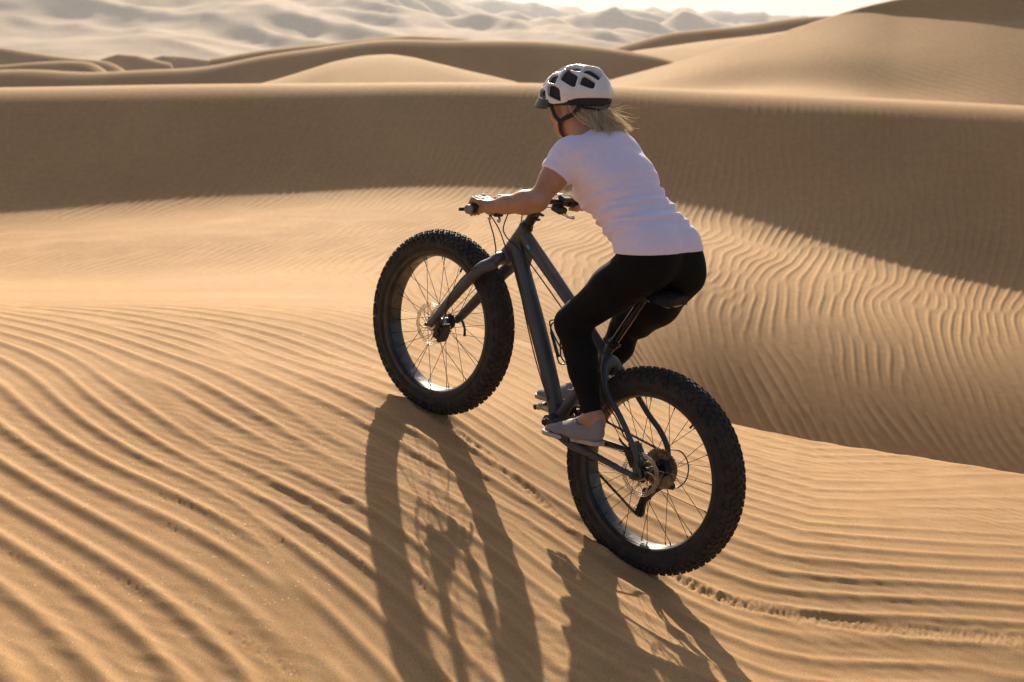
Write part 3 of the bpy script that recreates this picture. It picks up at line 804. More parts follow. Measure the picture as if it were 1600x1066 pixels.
for sg in (1, -1):
    m = MB()
    ys = np.linspace(.262, .380, 40)
    m.tube([BARP(sg * y) for y in ys], [.0162 + (.0012 if i % 3 else -.0006) for i in range(40)], 18)
    g = m.build("grip", M_RUBBER, bar, xf=OFF)
    m = MB(); e0, e1 = BARP(sg * .380), BARP(sg * .3875)
    m.tube([e0, e1], [.0178, .0165], 20); m.build("grip_cap", M_GREYCAP, g, xf=None)
    g.children[0].matrix_parent_inverse.identity()
    for vv in g.children[0].data.vertices: vv.co = OFF @ vv.co
    # brake lever and clamp
    m = MB()
    b0 = BARP(sg * .225)
    m.tube([BARP(sg * .214), BARP(sg * .240)], .0175, 16)
    m.tube([b0 + Vector((.010, 0, -.006)), b0 + Vector((.040, -sg * .030, -.014)), b0 + Vector((.036, -sg * .062, -.010))], [.011, .0125, .010], 12, 3)
    m.tube([b0 + Vector((.040, -sg * .020, -.018)), b0 + Vector((.052, sg * .006, -.026)), b0 + Vector((.056, sg * .040, -.034)), b0 + Vector((.052, sg * .085, -.038)), b0 + Vector((.056, sg * .108, -.040))],
           [(.005, .007), (.005, .007), (.004, .006), (.004, .0065), (.005, .006)], 10, 4)
    m.build("brake_lever", M_BLACK, bar, xf=OFF)
    # shifter pod with levers
    m = MB(); c0 = BARP(sg * .185)
    m.tube([BARP(sg * .176), BARP(sg * .196)], .0165, 16)
    m.box(c0 + Vector((.004, 0, -.032)), (.052, .046, .026)); m.box(c0 + Vector((-.010, 0, .020)), (.040, .060, .016))
    m.build("shifter", M_PLASTIC, bar, xf=OFF, bevel=.005)
    m = MB(); m.tube([c0 + Vector((-.015, 0, -.040)), c0 + Vector((-.042, sg * .016, -.046)), c0 + Vector((-.052, sg * .034, -.044))], [(.004, .004), (.004, .005), (.008, .007)], 10, 3)
    m.tube([c0 + Vector((.010, 0, -.042)), c0 + Vector((.006, sg * .026, -.052)), c0 + Vector((-.012, sg * .040, -.052))], [.004, .005, .007], 10, 3)
    m.build("shift_lever", M_STEEL, bar, xf=OFF)
    m = MB(); m.tube([c0 + Vector((.03, -sg * .02, .022)), c0 + Vector((-.005, -sg * .015, .034)), c0 + Vector((-.02, sg * .02, .034)), c0 + Vector((.0, sg * .03, .026))], .0028, 8, 4)
    m.build("bar_mount", M_STEEL, bar, xf=OFF)

# ---- cables
def cable(pts, name="cable", r=.0026):
    m = MB(); m.tube(pts, r, 8, 8); return bpart(m, name, M_CABLE)
bl = lambda y: BARP(y)
cable([bl(.165) + Vector((.036, 0, -.012)), (1.03, .10, .60), (1.035, .055, .52), (.985, .05, .46), (.955, .055, .40), (.985, .110, .34), (1.03, .118, .262), (1.062, .112, .17), (1.072, .09, .08), (1.085, .085, .035)], "brake_hose")
cable([bl(.185) + Vector((.02, 0, -.03)), (1.00, .12, .575), (.985, .04, .50), (.92, .036, .44), (.84, .034, .375), (.70, .040, .215), (.60, .041, .105), (.50, .040, .01)], "shift_cable")
cable([bl(-.165) + Vector((.036, 0, -.012)), (1.01, -.05, .60), (.985, .02, .52), (.94, .040, .49), (.86, .030, .466), (.72, .028, .412), (.56, .027, .345), (.42, .024, .29), (.345, .034, .245), (.25, .088, .18), (.16, .100, .145), (.10, .098, .10), (.06, .085, .085)], "brake_hose")
cable([bl(-.185) + Vector((.02, 0, -.03)), (.99, -.09, .58), (.955, -.045, .53), (.93, -.042, .49), (.86, -.038, .40), (.70, -.041, .20)], "shift_cable")
cable([(.03, -.100, .055), (-.02, -.108, .075), (-.065, -.110, .050), (-.085, -.105, .0), (-.072, -.098, -.045), (-.045, -.096, -.06)], "derailleur_cable")

# ---- seat post, clamp, saddle
m = MB(); sp0, sp1 = Vector((.352, 0, .310)), Vector((.272, 0, .590))
sp1 = sp0 + Vector((-.2527, 0, .9675)) * .258
m.tube([sp0, sp1], .0155, 20); post = bpart(m, "seat_post", mat_noise(new_mat("gloss_black", (.01, .01, .01), .16, .3), 30, (.008, .008, .008), (.014, .014, .014)))
m = MB(); q0 = Vector((.345, 0, .335)); dd_ = Vector((-.2527, 0, .9675))
m.tube([q0 - dd_ * .006, q0 + dd_ * .014], .0215, 20); m.tube([q0 + Vector((-.024, -.014, .006)), q0 + Vector((-.024, .014, .006))], .005, 10)
m.tube([q0 + Vector((-.022, .016, .006)), q0 + Vector((.0, .028, .010)), q0 + Vector((.03, .026, .012))], .004, 8, 3)
bpart(m, "seat_clamp", M_BLACK)
m = MB(); nx, ny = 33, 17; V = []
for side in (0, 1):
    for i in range(nx):
        t = i / (nx - 1); x = .142 + .262 * t
        hw = np.interp(t, [0, .06, .2, .38, .55, .8, .96, 1], [.045, .066, .070, .054, .030, .020, .016, .006])
        zt = np.interp(t, [0, .15, .4, .7, 1], [.632, .627, .612, .613, .606])
        for j in range(ny):
            s_ = -1 + 2 * j / (ny - 1); yy = hw * math.sin(s_ * math.pi / 2)
            e = abs(s_)
            z = zt - .014 * e ** 2 - (.026 * e ** 5) - (.0 if side == 0 else .030 * (1 - e ** 4))
            if side == 0: z -= .006 * math.exp(-(s_ / .16) ** 2) * (t > .1) * (t < .75)
            V.append((x, yy, z))
F = []
for side in (0, 1):
    o = side * nx * ny
    for i in range(nx - 1):
        for j in range(ny - 1): F.append((o + i * ny + j, o + (i + 1) * ny + j, o + (i + 1) * ny + j + 1, o + i * ny + j + 1))
o = nx * ny
for i in range(nx - 1):
    F.append((i * ny, (i + 1) * ny, o + (i + 1) * ny, o + i * ny)); F.append((i * ny + ny - 1, (i + 1) * ny + ny - 1, o + (i + 1) * ny + ny - 1, o + i * ny + ny - 1))
for j in range(ny - 1):
    F.append((j, j + 1, o + j + 1, o + j)); k = (nx - 1) * ny; F.append((k + j, k + j + 1, o + k + j + 1, o + k + j))
m.add(V, F); saddle = bpart(m, "saddle", M_SADDLE, autos=60)
m = MB()
for y in (-.021, .021): m.tube([(.150, y * 1.3, .597), (.185, y, .575), (.30, y, .570), (.37, y * .5, .594)], .0035, 8, 4)
m.box((.278, 0, .568), (.05, .052, .018)); m.build("saddle_rail", M_STEEL, saddle, xf=OFF)

# ---- crankset
CA = R(-18)
m = MB()
yc = -.046; nt_ = 32; V = []; n = nt_ * 4; rc_ = .066
for yy in (yc - .0018, yc + .0018):
    for i in range(n):
        a = 2 * math.pi * i / n; rr = rc_ + (.0035 if i % 4 in (0, 1) else -.0015); V.append((BB.x + rr * math.cos(a), yy, BB.z + rr * math.sin(a)))
for yy in (yc - .0018, yc + .0018):
    for i in range(n):
        a = 2 * math.pi * i / n; V.append((BB.x + .048 * math.cos(a), yy, BB.z + .048 * math.sin(a)))
F = []
for i in range(n):
    j = (i + 1) % n
    F += [(i, j, n + j, n + i), (i, j, 2 * n + j, 2 * n + i), (n + i, n + j, 3 * n + j, 3 * n + i), (2 * n + i, 2 * n + j, 3 * n + j, 3 * n + i)]
m.add(V, F)
for i in range(4):
    a = CA + math.pi / 4 + i * math.pi / 2
    m.tube([BB + Vector((0, yc - BB.y, 0)), BB + Vector((.052 * math.cos(a), yc, .052 * math.sin(a)))], [(.003, .012), (.003, .009)], 8)
m.tube([BB + Vector((0, -.085, 0)), BB + Vector((0, .085, 0))], .012, 18)
crank = bpart(m, "crankset", M_BLACK)
PED = {}
for sg in (1, -1):
    d = Vector((math.cos(CA), 0, math.sin(CA))) * (-sg)
    e = BB + d * .170 + Vector((0, sg * .092, 0))
    m = MB(); m.tube([BB + Vector((0, sg * .075, 0)), BB + d * .05 + Vector((0, sg * .080, 0)), BB + d * .15 + Vector((0, sg * .091, 0)), e + d * .006], [(.009, .019), (.008, .014), (.0075, .012), (.0075, .0135)], 12, 3)
    m.tube([e - Vector((0, sg * .010, 0)), e + Vector((0, sg * .012, 0))], .012, 16)
    m.build("crank_arm", M_STEEL if sg < 0 else M_BLACK, crank, xf=OFF)
    c = e + Vector((0, sg * .062, 0)); PED[sg] = c
    tl = R(-14) if sg > 0 else R(-34)
    rot = Matrix.Rotation(-tl, 3, 'Y')
    m = MB(); m.tube([e, c + Vector((0, sg * .045, 0))], .0075, 12)
    m.tube([c - Vector((0, .02, 0)), c + Vector((0, .02, 0))], .014, 14)
    for xx in (-.042, .042):
        m.tube([c + rot @ Vector((xx, -.045, 0)), c + rot @ Vector((xx, .045, 0))], [.009, .009], 12)
    for yy in (-.045, .045):
        m.box(c + rot @ Vector((0, yy, 0)), (.092, .008, .020), rot)
    for xx in (-.044, -.02, .02, .044):
        for yy in (-.04, 0, .04):
            for zz in (1, -1): m.tube([c + rot @ Vector((xx, yy, 0)), c + rot @ Vector((xx, yy, zz * .0125))], .0018, 5)
    for xx in (-.02, .02): m.box(c + rot @ Vector((xx, 0, 0)), (.006, .090, .012), rot)
    pdl = bpart(m, "pedal", M_PLASTIC)
    for zz in (-1, 1):
        mm = MB(); mm.box(c + rot @ Vector((.0525, 0, 0)) + Vector((0, zz * .022, 0)), (.002, .028, .011), rot)
        mm.build("reflector", M_GREYCAP, pdl, xf=OFF)

# ---- chain and derailleur
JP = [Vector((.018, -.066, -.128)), Vector((.022, -.066, -.206))]
m = MB()
def chain(p, q, sag=0.0):
    L = (q - p).length; n = max(int(L / .0127), 2)
    for i in range(n):
        a = p.lerp(q, i / n); b = p.lerp(q, (i + 1) / n)
        a = a + Vector((0, 0, -sag * math.sin(math.pi * i / n))); b = b + Vector((0, 0, -sag * math.sin(math.pi * (i + 1) / n)))
        w_ = .0035 if i % 2 else .0026
        for yy in (-w_, w_): m.tube([a + Vector((0, yy, 0)), b + Vector((0, yy, 0))], [(.0008, .0042), (.0008, .0042)], 6)
        m.tube([a + Vector((0, -.004, 0)), a + Vector((0, .004, 0))], .0036, 6)
def arc(cx_, cz_, rr, a0, a1, y):
    n = max(int(abs(a1 - a0) * rr / .0127), 2); P = [Vector((cx_ + rr * math.cos(a0 + (a1 - a0) * i / n), y, cz_ + rr * math.sin(a0 + (a1 - a0) * i / n))) for i in range(n + 1)]
    for a, b in zip(P[:-1], P[1:]): chain_link(a, b)
def chain_link(a, b):
    for yy in (-.0033, .0033): m.tube([a + Vector((0, yy, 0)), b + Vector((0, yy, 0))], [(.0008, .0042), (.0008, .0042)], 6)
    m.tube([a + Vector((0, -.004, 0)), a + Vector((0, .004, 0))], .0036, 6)
chain(Vector((BB.x - .006, -.046, BB.z + .066)), Vector((0.004, -.066, .058)))
arc(BB.x, BB.z, .066, R(92), R(-78), -.046)
arc(0, 0, .058, R(95), R(262), -.066)
chain(Vector((0, -.066, -.057)), JP[0] + Vector((.018, 0, .006)))
chain(JP[0] + Vector((.0, 0, -.018)), JP[1] + Vector((-.018, 0, .0)))
chain(JP[1] + Vector((.008, 0, -.018)), Vector((BB.x + .014, -.046, BB.z - .064)), .0)
bpart(m, "chain", M_CHAIN)
m = MB()
m.tube([(.0, -.098, -.018), (-.012, -.104, -.045), (-.004, -.104, -.075)], [(.006, .012), (.008, .016), (.010, .018)], 12, 3)
m.tube([(-.05, -.100, -.058), (-.004, -.104, -.075), (.018, -.088, -.115)], [(.012, .013), (.016, .019), (.012, .016)], 12, 3)
m.tube([JP[0] + Vector((0, -.016, .012)), JP[0] + Vector((0, .014, .012))], .020, 16)
for y in (-.011, .011): m.tube([JP[0] + Vector((0, y, .012)), (JP[0] + JP[1]) / 2 + Vector((.006, y, 0)), JP[1] + Vector((0, y, -.010))], [(.0013, .013), (.0013, .010), (.0013, .011)], 8, 3)
der = bpart(m, "derailleur", M_BLACK)
for p in JP:
    m = MB(); V = []; n = 44
    for yy in (-.003, .003):
        for i in range(n):
            a = 2 * math.pi * i / n; rr = .0195 + (.003 if i % 4 in (0, 1) else -.002); V.append((p.x + rr * math.cos(a), p.y + yy, p.z + rr * math.sin(a)))
    m.add(V, [tuple(range(n)), tuple(range(n, 2 * n))] + [(i, (i + 1) % n, n + (i + 1) % n, n + i) for i in range(n)])
    m.build("jockey_wheel", M_PLASTIC, der, xf=OFF)

# ---- bottle cage on the down tube
m = MB()
# frame of the tube: centre line near (.625, .145) direction (.68,.73)
cu = Vector((.695, 0, .735)).normalized(); cn = Vector((-cu.z, 0, cu.x))      # away from tube, into the triangle
c0 = Vector((.585, 0, .150)) + cn * .038
for sg in (-1, 1):
    m.tube([c0 + cu * .0, c0 + cu * .0 + cn * .004 + Vector((0, sg * .010, 0)), c0 + cu * .045 + cn * .010 + Vector((0, sg * .020, 0)), c0 + cu * .10 + cn * .030 + Vector((0, sg * .037, 0)), c0 + cu * .115 + cn * .055 + Vector((0, sg * .036, 0)),
            c0 + cu * .085 + cn * .075 + Vector((0, sg * .018, 0)), c0 + cu * .075 + cn * .078], .003, 8, 5)
    m.tube([c0 + cu * .0 + Vector((0, sg * .010, 0)), c0 - cu * .035 + cn * .010 + Vector((0, sg * .016, 0)), c0 - cu * .045 + cn * .045 + Vector((0, sg * .014, 0)), c0 - cu * .040 + cn * .062], .003, 8, 5)
    m.tube([c0 + cu * .10 + cn * .030 + Vector((0, sg * .037, 0)), c0 + cu * .03 + cn * .045 + Vector((0, sg * .034, 0)), c0 - cu * .040 + cn * .062], .003, 8, 4)
m.tube([c0 - cu * .01 - cn * .003, c0 + cu * .09 - cn * .003], [(.010, .003), (.010, .003)], 8)
m.tube([c0 + cu * .09, c0 + cu * .13 + cn * .002, c0 + cu * .13 + cn * .03], .003, 8, 3)
bpart(m, "bottle_cage", M_BLACK)
# ------------------------------------------------------------------ implicit surfaces -> smooth meshes
class Field:
    def __init__(s, lo, hi, h):
        s.lo = np.array(lo, float); s.h = h
        s.n = np.ceil((np.array(hi) - s.lo) / h).astype(int) + 1
        s.F = np.full(s.n, .25, np.float32)
        s.ax = [s.lo[i] + h * np.arange(s.n[i]) for i in range(3)]
    def block(s, lo, hi):
        i0 = np.maximum(((np.array(lo) - s.lo) / s.h).astype(int), 0); i1 = np.minimum(((np.array(hi) - s.lo) / s.h).astype(int) + 2, s.n)
        i1 = np.maximum(i1, i0)
        sl = tuple(slice(a, b) for a, b in zip(i0, i1))
        g = np.meshgrid(*[s.ax[i][sl[i]] for i in range(3)], indexing='ij', sparse=True)
        return sl, g
    def smin(s, sl, d, k):
        a = s.F[sl]
        if k <= 0: s.F[sl] = np.minimum(a, d); return
        h = np.maximum(k - np.abs(a - d), 0) / k
        s.F[sl] = np.minimum(a, d) - h * h * k * .25
    def cone(s, a, b, ra, rb, k=.03, sy=1.0):
        """rounded cone; sy > 1 widens it sideways (y) about its own axis"""
        a = np.array(a, float); b = np.array(b, float); m = max(ra, rb) * max(sy, 1) + k + 2 * s.h
        sl, (x, y, z) = s.block(np.minimum(a, b) - m, np.maximum(a, b) + m)
        d = b - a; L2 = d @ d
        t = np.clip(((x - a[0]) * d[0] + (y - a[1]) * d[1] + (z - a[2]) * d[2]) / L2, 0, 1)
        dist = np.sqrt((x - a[0] - t * d[0]) ** 2 + ((y - a[1] - t * d[1]) / sy) ** 2 + (z - a[2] - t * d[2]) ** 2)
        s.smin(sl, (dist - (ra + (rb - ra) * t)).astype(np.float32), k)
    def chain(s, pts, rad, k=.03, sy=1.0):
        for i in range(len(pts) - 1): s.cone(pts[i], pts[i + 1], rad[i], rad[i + 1], k, sy)
    def ell(s, c, r, M=None, k=.02, sub=False):
        c = np.array(c, float); r = np.array(r, float); m = r.max() + k + 2 * s.h
        sl, (x, y, z) = s.block(c - m, c + m)
        X, Y, Z = x - c[0], y - c[1], z - c[2]
        if M is not None:
            X, Y, Z = (M[0][0] * X + M[1][0] * Y + M[2][0] * Z), (M[0][1] * X + M[1][1] * Y + M[2][1] * Z), (M[0][2] * X + M[1][2] * Y + M[2][2] * Z)
        k0 = np.sqrt((X / r[0]) ** 2 + (Y / r[1]) ** 2 + (Z / r[2]) ** 2); k1 = np.sqrt((X / r[0] ** 2) ** 2 + (Y / r[1] ** 2) ** 2 + (Z / r[2] ** 2) ** 2) + 1e-9
        d = (k0 * (k0 - 1) / k1).astype(np.float32)
        if sub:
            a = s.F[sl]; h = np.maximum(k - np.abs(a + d), 0) / max(k, 1e-6); s.F[sl] = np.maximum(a, -d) + h * h * k * .25
        else: s.smin(sl, d, k)
    def grid(s): return np.meshgrid(*s.ax, indexing='ij', sparse=True)
    def mesh(s):
        return surface_nets(s.F, s.lo, s.h)

def surface_nets(F, lo, h):
    F = F.copy(); F[0] = F[-1] = 1; F[:, 0] = F[:, -1] = 1; F[:, :, 0] = F[:, :, -1] = 1
    S_ = F < 0
    nx, ny, nz = F.shape
    c = np.zeros((nx - 1, ny - 1, nz - 1), np.uint8)
    for dx in (0, 1):
        for dy in (0, 1):
            for dz in (0, 1): c += S_[dx:nx - 1 + dx, dy:ny - 1 + dy, dz:nz - 1 + dz]
    act = np.argwhere((c > 0) & (c < 8))
    idx = np.full(c.shape, -1, np.int64); idx[tuple(act.T)] = np.arange(len(act))
    P = np.zeros((len(act), 3)); W = np.zeros(len(act))
    cor = [(dx, dy, dz) for dx in (0, 1) for dy in (0, 1) for dz in (0, 1)]
    val = {q: F[act[:, 0] + q[0], act[:, 1] + q[1], act[:, 2] + q[2]] for q in cor}
    for q in cor:
        for axis in range(3):
            if q[axis] == 0:
                r = list(q); r[axis] = 1; r = tuple(r)
                a, b = val[q], val[r]; m = (a < 0) != (b < 0)
                t = np.where(m, a / np.where(a - b == 0, 1, a - b), 0)
                p = np.array(q, float)[None, :].repeat(len(act), 0); p[:, axis] += t
                P[m] += p[m]; W[m] += 1
    P = P / W[:, None] + act
    V = lo + P * h
    faces = []
    for axis in range(3):
        o1, o2 = [(1, 2), (2, 0), (0, 1)][axis]
        sl0 = [slice(1, -1)] * 3; sl0[axis] = slice(0, -1); sl1 = list(sl0); sl1[axis] = slice(1, None)
        A = S_[tuple(sl0)]; B = S_[tuple(sl1)]
        e = np.argwhere(A != B)
        if not len(e): continue
        ins = A[tuple(e.T)]
        base = e.copy(); base[:, [i for i in range(3) if i != axis]] += 1
        def cell(d1, d2):
            q = base.copy(); q[:, o1] -= d1; q[:, o2] -= d2; return idx[tuple(q.T)]
        quad = np.stack([cell(0, 0), cell(1, 0), cell(1, 1), cell(0, 1)], -1)
        quad[~ins] = quad[~ins][:, ::-1]
        faces.append(quad)
    return V, np.concatenate(faces)

def relax(V, Fc, it=1, lam=.5):
    e = np.concatenate([Fc[:, [0, 1]], Fc[:, [1, 2]], Fc[:, [2, 3]], Fc[:, [3, 0]]])
    for _ in range(it):
        acc = np.zeros_like(V); cnt = np.zeros(len(V))
        np.add.at(acc, e[:, 0], V[e[:, 1]]); np.add.at(acc, e[:, 1], V[e[:, 0]])
        np.add.at(cnt, e[:, 0], 1); np.add.at(cnt, e[:, 1], 1)
        V = V + lam * (acc / np.maximum(cnt, 1)[:, None] - V)
    return V

def put(name, fld, mat, parent, off, it=2, keep=None):
    V, Fc = fld.mesh(); V = relax(V, Fc, it)
    return mesh_np(name, V - np.array(off), Fc, mat, parent)

# ------------------------------------------------------------------ the rider (bicycle frame coordinates)
person = bpy.data.objects.new("person", None); link(person)
PB = Vector((.33, 0, .02))
person.matrix_world = BIKE @ Matrix.Translation(PB)
tag(person, "cyclist in lilac white t-shirt, black leggings and white helmet leaning over the handlebar", "person")
POFF = tuple(PB)

M_SKIN = mat_noise(new_mat("skin", (.46, .245, .15), .50, 0, .4), 18, (.40, .20, .118), (.50, .275, .172), .12, 500, .0005)
M_SKIN.node_tree.nodes["Principled BSDF"].inputs["Subsurface Weight"].default_value = .12
M_SKIN.node_tree.nodes["Principled BSDF"].inputs["Subsurface Radius"].default_value = (.012, .005, .003)
M_SHIRT = mat_noise(new_mat("shirt_cotton", (.84, .76, .95), .85, 0, .2), 60, (.81, .73, .93), (.85, .77, .96), .12, 900, .0004)
sb = M_SHIRT.node_tree.nodes["Principled BSDF"]; sb.inputs["Sheen Weight"].default_value = .15
M_LEG = mat_noise(new_mat("leggings_knit", (.004, .004, .005), .8, 0, .15), 40, (.003, .003, .0036), (.0055, .0055, .0065), .15, 900, .0003)
M_HAIR = mat_noise(new_mat("blonde_hair", (.85, .74, .54), .40, 0, .6), 90, (.68, .56, .38), (.96, .87, .70))
_nt = M_HAIR.node_tree; _b = _nt.nodes["Principled BSDF"]; _o = _nt.nodes["Material Output"]
_tr = _nt.nodes.new("ShaderNodeBsdfTranslucent"); _tr.inputs[0].default_value = (.98, .88, .66, 1)
_mx = _nt.nodes.new("ShaderNodeMixShader"); _mx.inputs[0].default_value = .48
_nt.links.new(_b.outputs[0], _mx.inputs[1]); _nt.links.new(_tr.outputs[0], _mx.inputs[2]); _nt.links.new(_mx.outputs[0], _o.inputs[0])
M_HWHITE = mat_noise(new_mat("helmet_white", (.76, .75, .77), .22, 0, .5), 20, (.72, .71, .73), (.80, .79, .80))
M_HBLACK = mat_noise(new_mat("helmet_black", (.014, .014, .015), .5, 0, .35), 30, (.014, .014, .015), (.025, .025, .027))
M_FOAM = mat_noise(new_mat("helmet_foam", (.025, .025, .026), .9), 200, (.018, .018, .018), (.035, .035, .036), .3, 700, .0006)
M_STRAP = mat_noise(new_mat("strap_webbing", (.012, .012, .012), .8), 300, (.009, .009, .009), (.018, .018, .018), .2, 900, .0004)
M_SHOE = mat_noise(new_mat("shoe_canvas", (.25, .24, .25), .88, 0, .2), 200, (.20, .195, .205), (.28, .27, .275), .35, 1100, .0006)
M_SOLE = mat_noise(new_mat("shoe_sole", (.42, .37, .32), .7), 60, (.34, .30, .26), (.46, .41, .36), .15, 500, .0005)
M_LACE = new_mat("lace", (.62, .58, .55), .8)

HIP = {s: np.array([.272, s * .078, .722]) for s in (1, -1)}
KNEE = {1: np.array([.465, .126, .372]), -1: np.array([.448, -.205, .338])}
ANK = {1: np.array([.214, .150, .116]), -1: np.array([.468, -.145, .035])}
SH = {s: np.array([.692, s * .158, .930]) for s in (1, -1)}
ELB = {1: np.array([.676, .268, .762]), -1: np.array([.676, -.268, .762])}
WRI = {1: np.array([.820, .316, .678]), -1: np.array([.820, -.316, .678])}
HC = np.array([.856, 0, 1.060]); HT_ = R(-27)
fd = np.array([math.cos(HT_), 0, math.sin(HT_)]); ud = np.array([-math.sin(HT_), 0, math.cos(HT_)]); ld = np.array([0, 1., 0])
HM = np.stack([fd, ld, ud], 1)
def hp(x, y, z): return HC + fd * x + ld * y + ud * z

def legs(F, g=0.0):
    for s in (1, -1):
        h, k, a = HIP[s], KNEE[s], ANK[s]
        F.chain([h, h * .55 + k * .45, h * .12 + k * .88, k], [.094 + g, .082 + g, .060 + g, .056 + g], .03)
        if s < 0: F.chain([(.228, -.098, .665), (.315, -.150, .500), (.385, -.190, .385)], [.078 + g, .068 + g, .054 + g], .05)
        F.cone(h * .75 + k * .25 + np.array([-.012, 0, -.018]), h * .3 + k * .7 + np.array([-.006, 0, -.010]), .070 + g, .050 + g, .03)
        d = a - k; back = np.array([-.75, 0, .05])
        c1 = k + d * .28 + back * .030; c2 = k + d * .62 + back * .012
        F.chain([k, k + d * .5, a], [.053 + g, .044 + g, .034 + g], .03)
        F.chain([k + d * .06 + back * .010, c1, c2], [.044 + g, .050 + g, .036 + g], .03)
def torso(F, g=0.0, chest=True):
    F.chain([(.296, 0, .744), (.340, 0, .772), (.395, 0, .805)], [.090 + g, .082 + g, .073 + g], .05, 1.22)
    F.chain([(.395, 0, .805), (.476, 0, .846), (.555, 0, .888), (.640, 0, .930)], [.073 + g, .082 + g, .102 + g, .098 + g], .05, 1.36)
    for s in (1, -1):
        F.ell((.275, s * .058, .704), (.082 + g, .076 + g, .094 + g), None, .05)
        F.ell((.275, s * .098, .672), (.078 + g, .058 + g, .060 + g), None, .05)
        if chest: F.ell((.610, s * .068, .825), (.068 + g, .064 + g, .066 + g), None, .045)
        F.cone((.645, s * .060, .958), SH[s], .068 + g, .058 + g, .05)
        F.cone((.550, s * .082, .88), SH[s] + np.array([-.025, -s * .02, -.01]), .068 + g, .056 + g, .05)

print("body")
F = Field((.0, -.46, -.14), (1.06, .46, 1.24), .0035)
torso(F, -.004, True); legs(F, -.004)
F.chain([(.665, 0, .965), (.715, 0, .982), (.775, 0, 1.000), (.812, 0, 1.030)], [.070, .058, .054, .056], .04, 1.02)
for s in (1, -1):
    e, w, sh = ELB[s], WRI[s], SH[s]
    F.chain([sh, sh * .5 + e * .5, e], [.049, .043, .036], .03)
    d = w - e
    F.chain([e, e + d * .28, e + d * .7, w], [.0355, .0405, .0305, .0240], .02)
    # hand around the grip
    G = lambda y: np.array(BARP(y))
    n = w + np.array([.010, -s * .002, -.002])
    ys = [.345, .324, .302, .279]; fr = [.0078, .0085, .0088, .0086]
    for i, (yy, r) in enumerate(zip(ys, fr)):
        g = G(s * yy); pt = lambda ph, rad: g + np.array([rad * math.cos(R(ph)), 0, rad * math.sin(R(ph))])
        kn = pt(112, .034)
        kn[2] += [-.003, .001, .002, .0][i]
        F.cone(n + np.array([0, (s * yy - n[1]) * .35, 0]), kn, .0160, .0108, .009)
        F.ell(kn + np.array([-.001, 0, .003]), (.0095, .0088, .0088), None, .004)
        if i == 3:   # index stretched towards the lever
            F.chain([kn, pt(58, .037), pt(14, .0345), pt(-38, .031)], [r + .0015, r + .0004, r, r - .001], .004)
        else:
            F.chain([kn, pt(52, .0335), pt(-8, .0290), pt(-80, .0275)], [r + .0018, r + .0006, r, r - .001], .004)
    F.cone(n + np.array([.008, -s * .020, -.010]), G(s * .262) + np.array([-.026, 0, .008]), .016, .0135, .012)
    F.chain([G(s * .262) + np.array([-.026, 0, .008]), G(s * .248) + np.array([-.020, 0, -.016]), G(s * .243) + np.array([.006, 0, -.028])], [.0125, .0105, .0085], .006)
    F.cone(n + np.array([.004, s * .014, -.008]), G(s * .338) + np.array([-.024, 0, .002]), .015, .0125, .012)
    # foot inside the shoe
    a = ANK[s]
    toe = (np.array([.345, .165, -.010]) if s > 0 else np.array([.640, -.144, -.075]))
    heel = a + np.array([-.034, 0, -.038])
    F.chain([a, heel * .5 + a * .5, heel + np.array([.01, 0, 0])], [.033, .029, .020], .02)
    F.cone(a, a * .4 + toe * .6, .033, .022, .02); F.cone(a * .4 + toe * .6, toe, .022, .014, .02)
# head and face
F.ell(hp(-.012, 0, .018), (.098, .074, .092), HM, .02)
F.ell(hp(.030, 0, -.020), (.062, .058, .082), HM, .02)
F.cone(hp(.050, 0, -.088), hp(.020, 0, -.070), .020, .034, .03, 1.3)
for s in (1, -1):
    F.cone(hp(-.018, s * .050, -.038), hp(.052, s * .020, -.092), .020, .016, .03)
    F.ell(hp(.058, s * .038, -.036), (.022, .022, .020), HM, .02)
    F.ell(hp(.088, s * .030, -.004), (.016, .016, .011), HM, .012, sub=True)
    F.ell(hp(.074, s * .030, -.004), (.013, .013, .012), HM, .004)
    F.cone(hp(.082, s * .014, .014), hp(.072, s * .046, .014), .0065, .006, .01)
    # ear
    F.ell(hp(-.012, s * .076, -.012), (.017, .008, .030), HM, .006)
    F.ell(hp(-.010, s * .085, -.010), (.009, .005, .017), HM, .004, sub=True)
F.cone(hp(.090, 0, .002), hp(.108, 0, -.034), .007, .011, .012)
for s in (1, -1): F.ell(hp(.100, s * .011, -.038), (.009, .0075, .007), HM, .006)
F.cone(hp(.086, -.018, -.062), hp(.086, .018, -.062), .0065, .0065, .008); F.cone(hp(.094, -.006, -.060), hp(.094, .006, -.060), .0065, .0065, .008)
F.cone(hp(.090, -.010, -.073), hp(.090, .010, -.073), .0072, .0072, .006)
body = put("body", F, M_SKIN, person, POFF, 1)
for s in (1, -1):
    m = MB(); cc = hp(.0795, s * .030, -.004); 
    n_ = 16; V = []; Fq = []
    for i in range(n_ + 1):
        for j in range(n_):
            th = math.pi * i / n_; ph = 2 * math.pi * j / n_
            V.append(tuple(cc + .0105 * np.array([math.sin(th) * math.cos(ph), math.sin(th) * math.sin(ph), math.cos(th)])))
    for i in range(n_):
        for j in range(n_): Fq.append((i * n_ + j, i * n_ + (j + 1) % n_, (i + 1) * n_ + (j + 1) % n_, (i + 1) * n_ + j))
    m.add(V, Fq)
    eye = m.build("eye", new_mat("eye_white", (.75, .72, .70), .25), body, xf=Matrix.Translation(-PB))

# ---- t-shirt
print("shirt")
F = Field((.08, -.32, .56), (.80, .32, 1.10), .0042)
torso(F, .001, True)
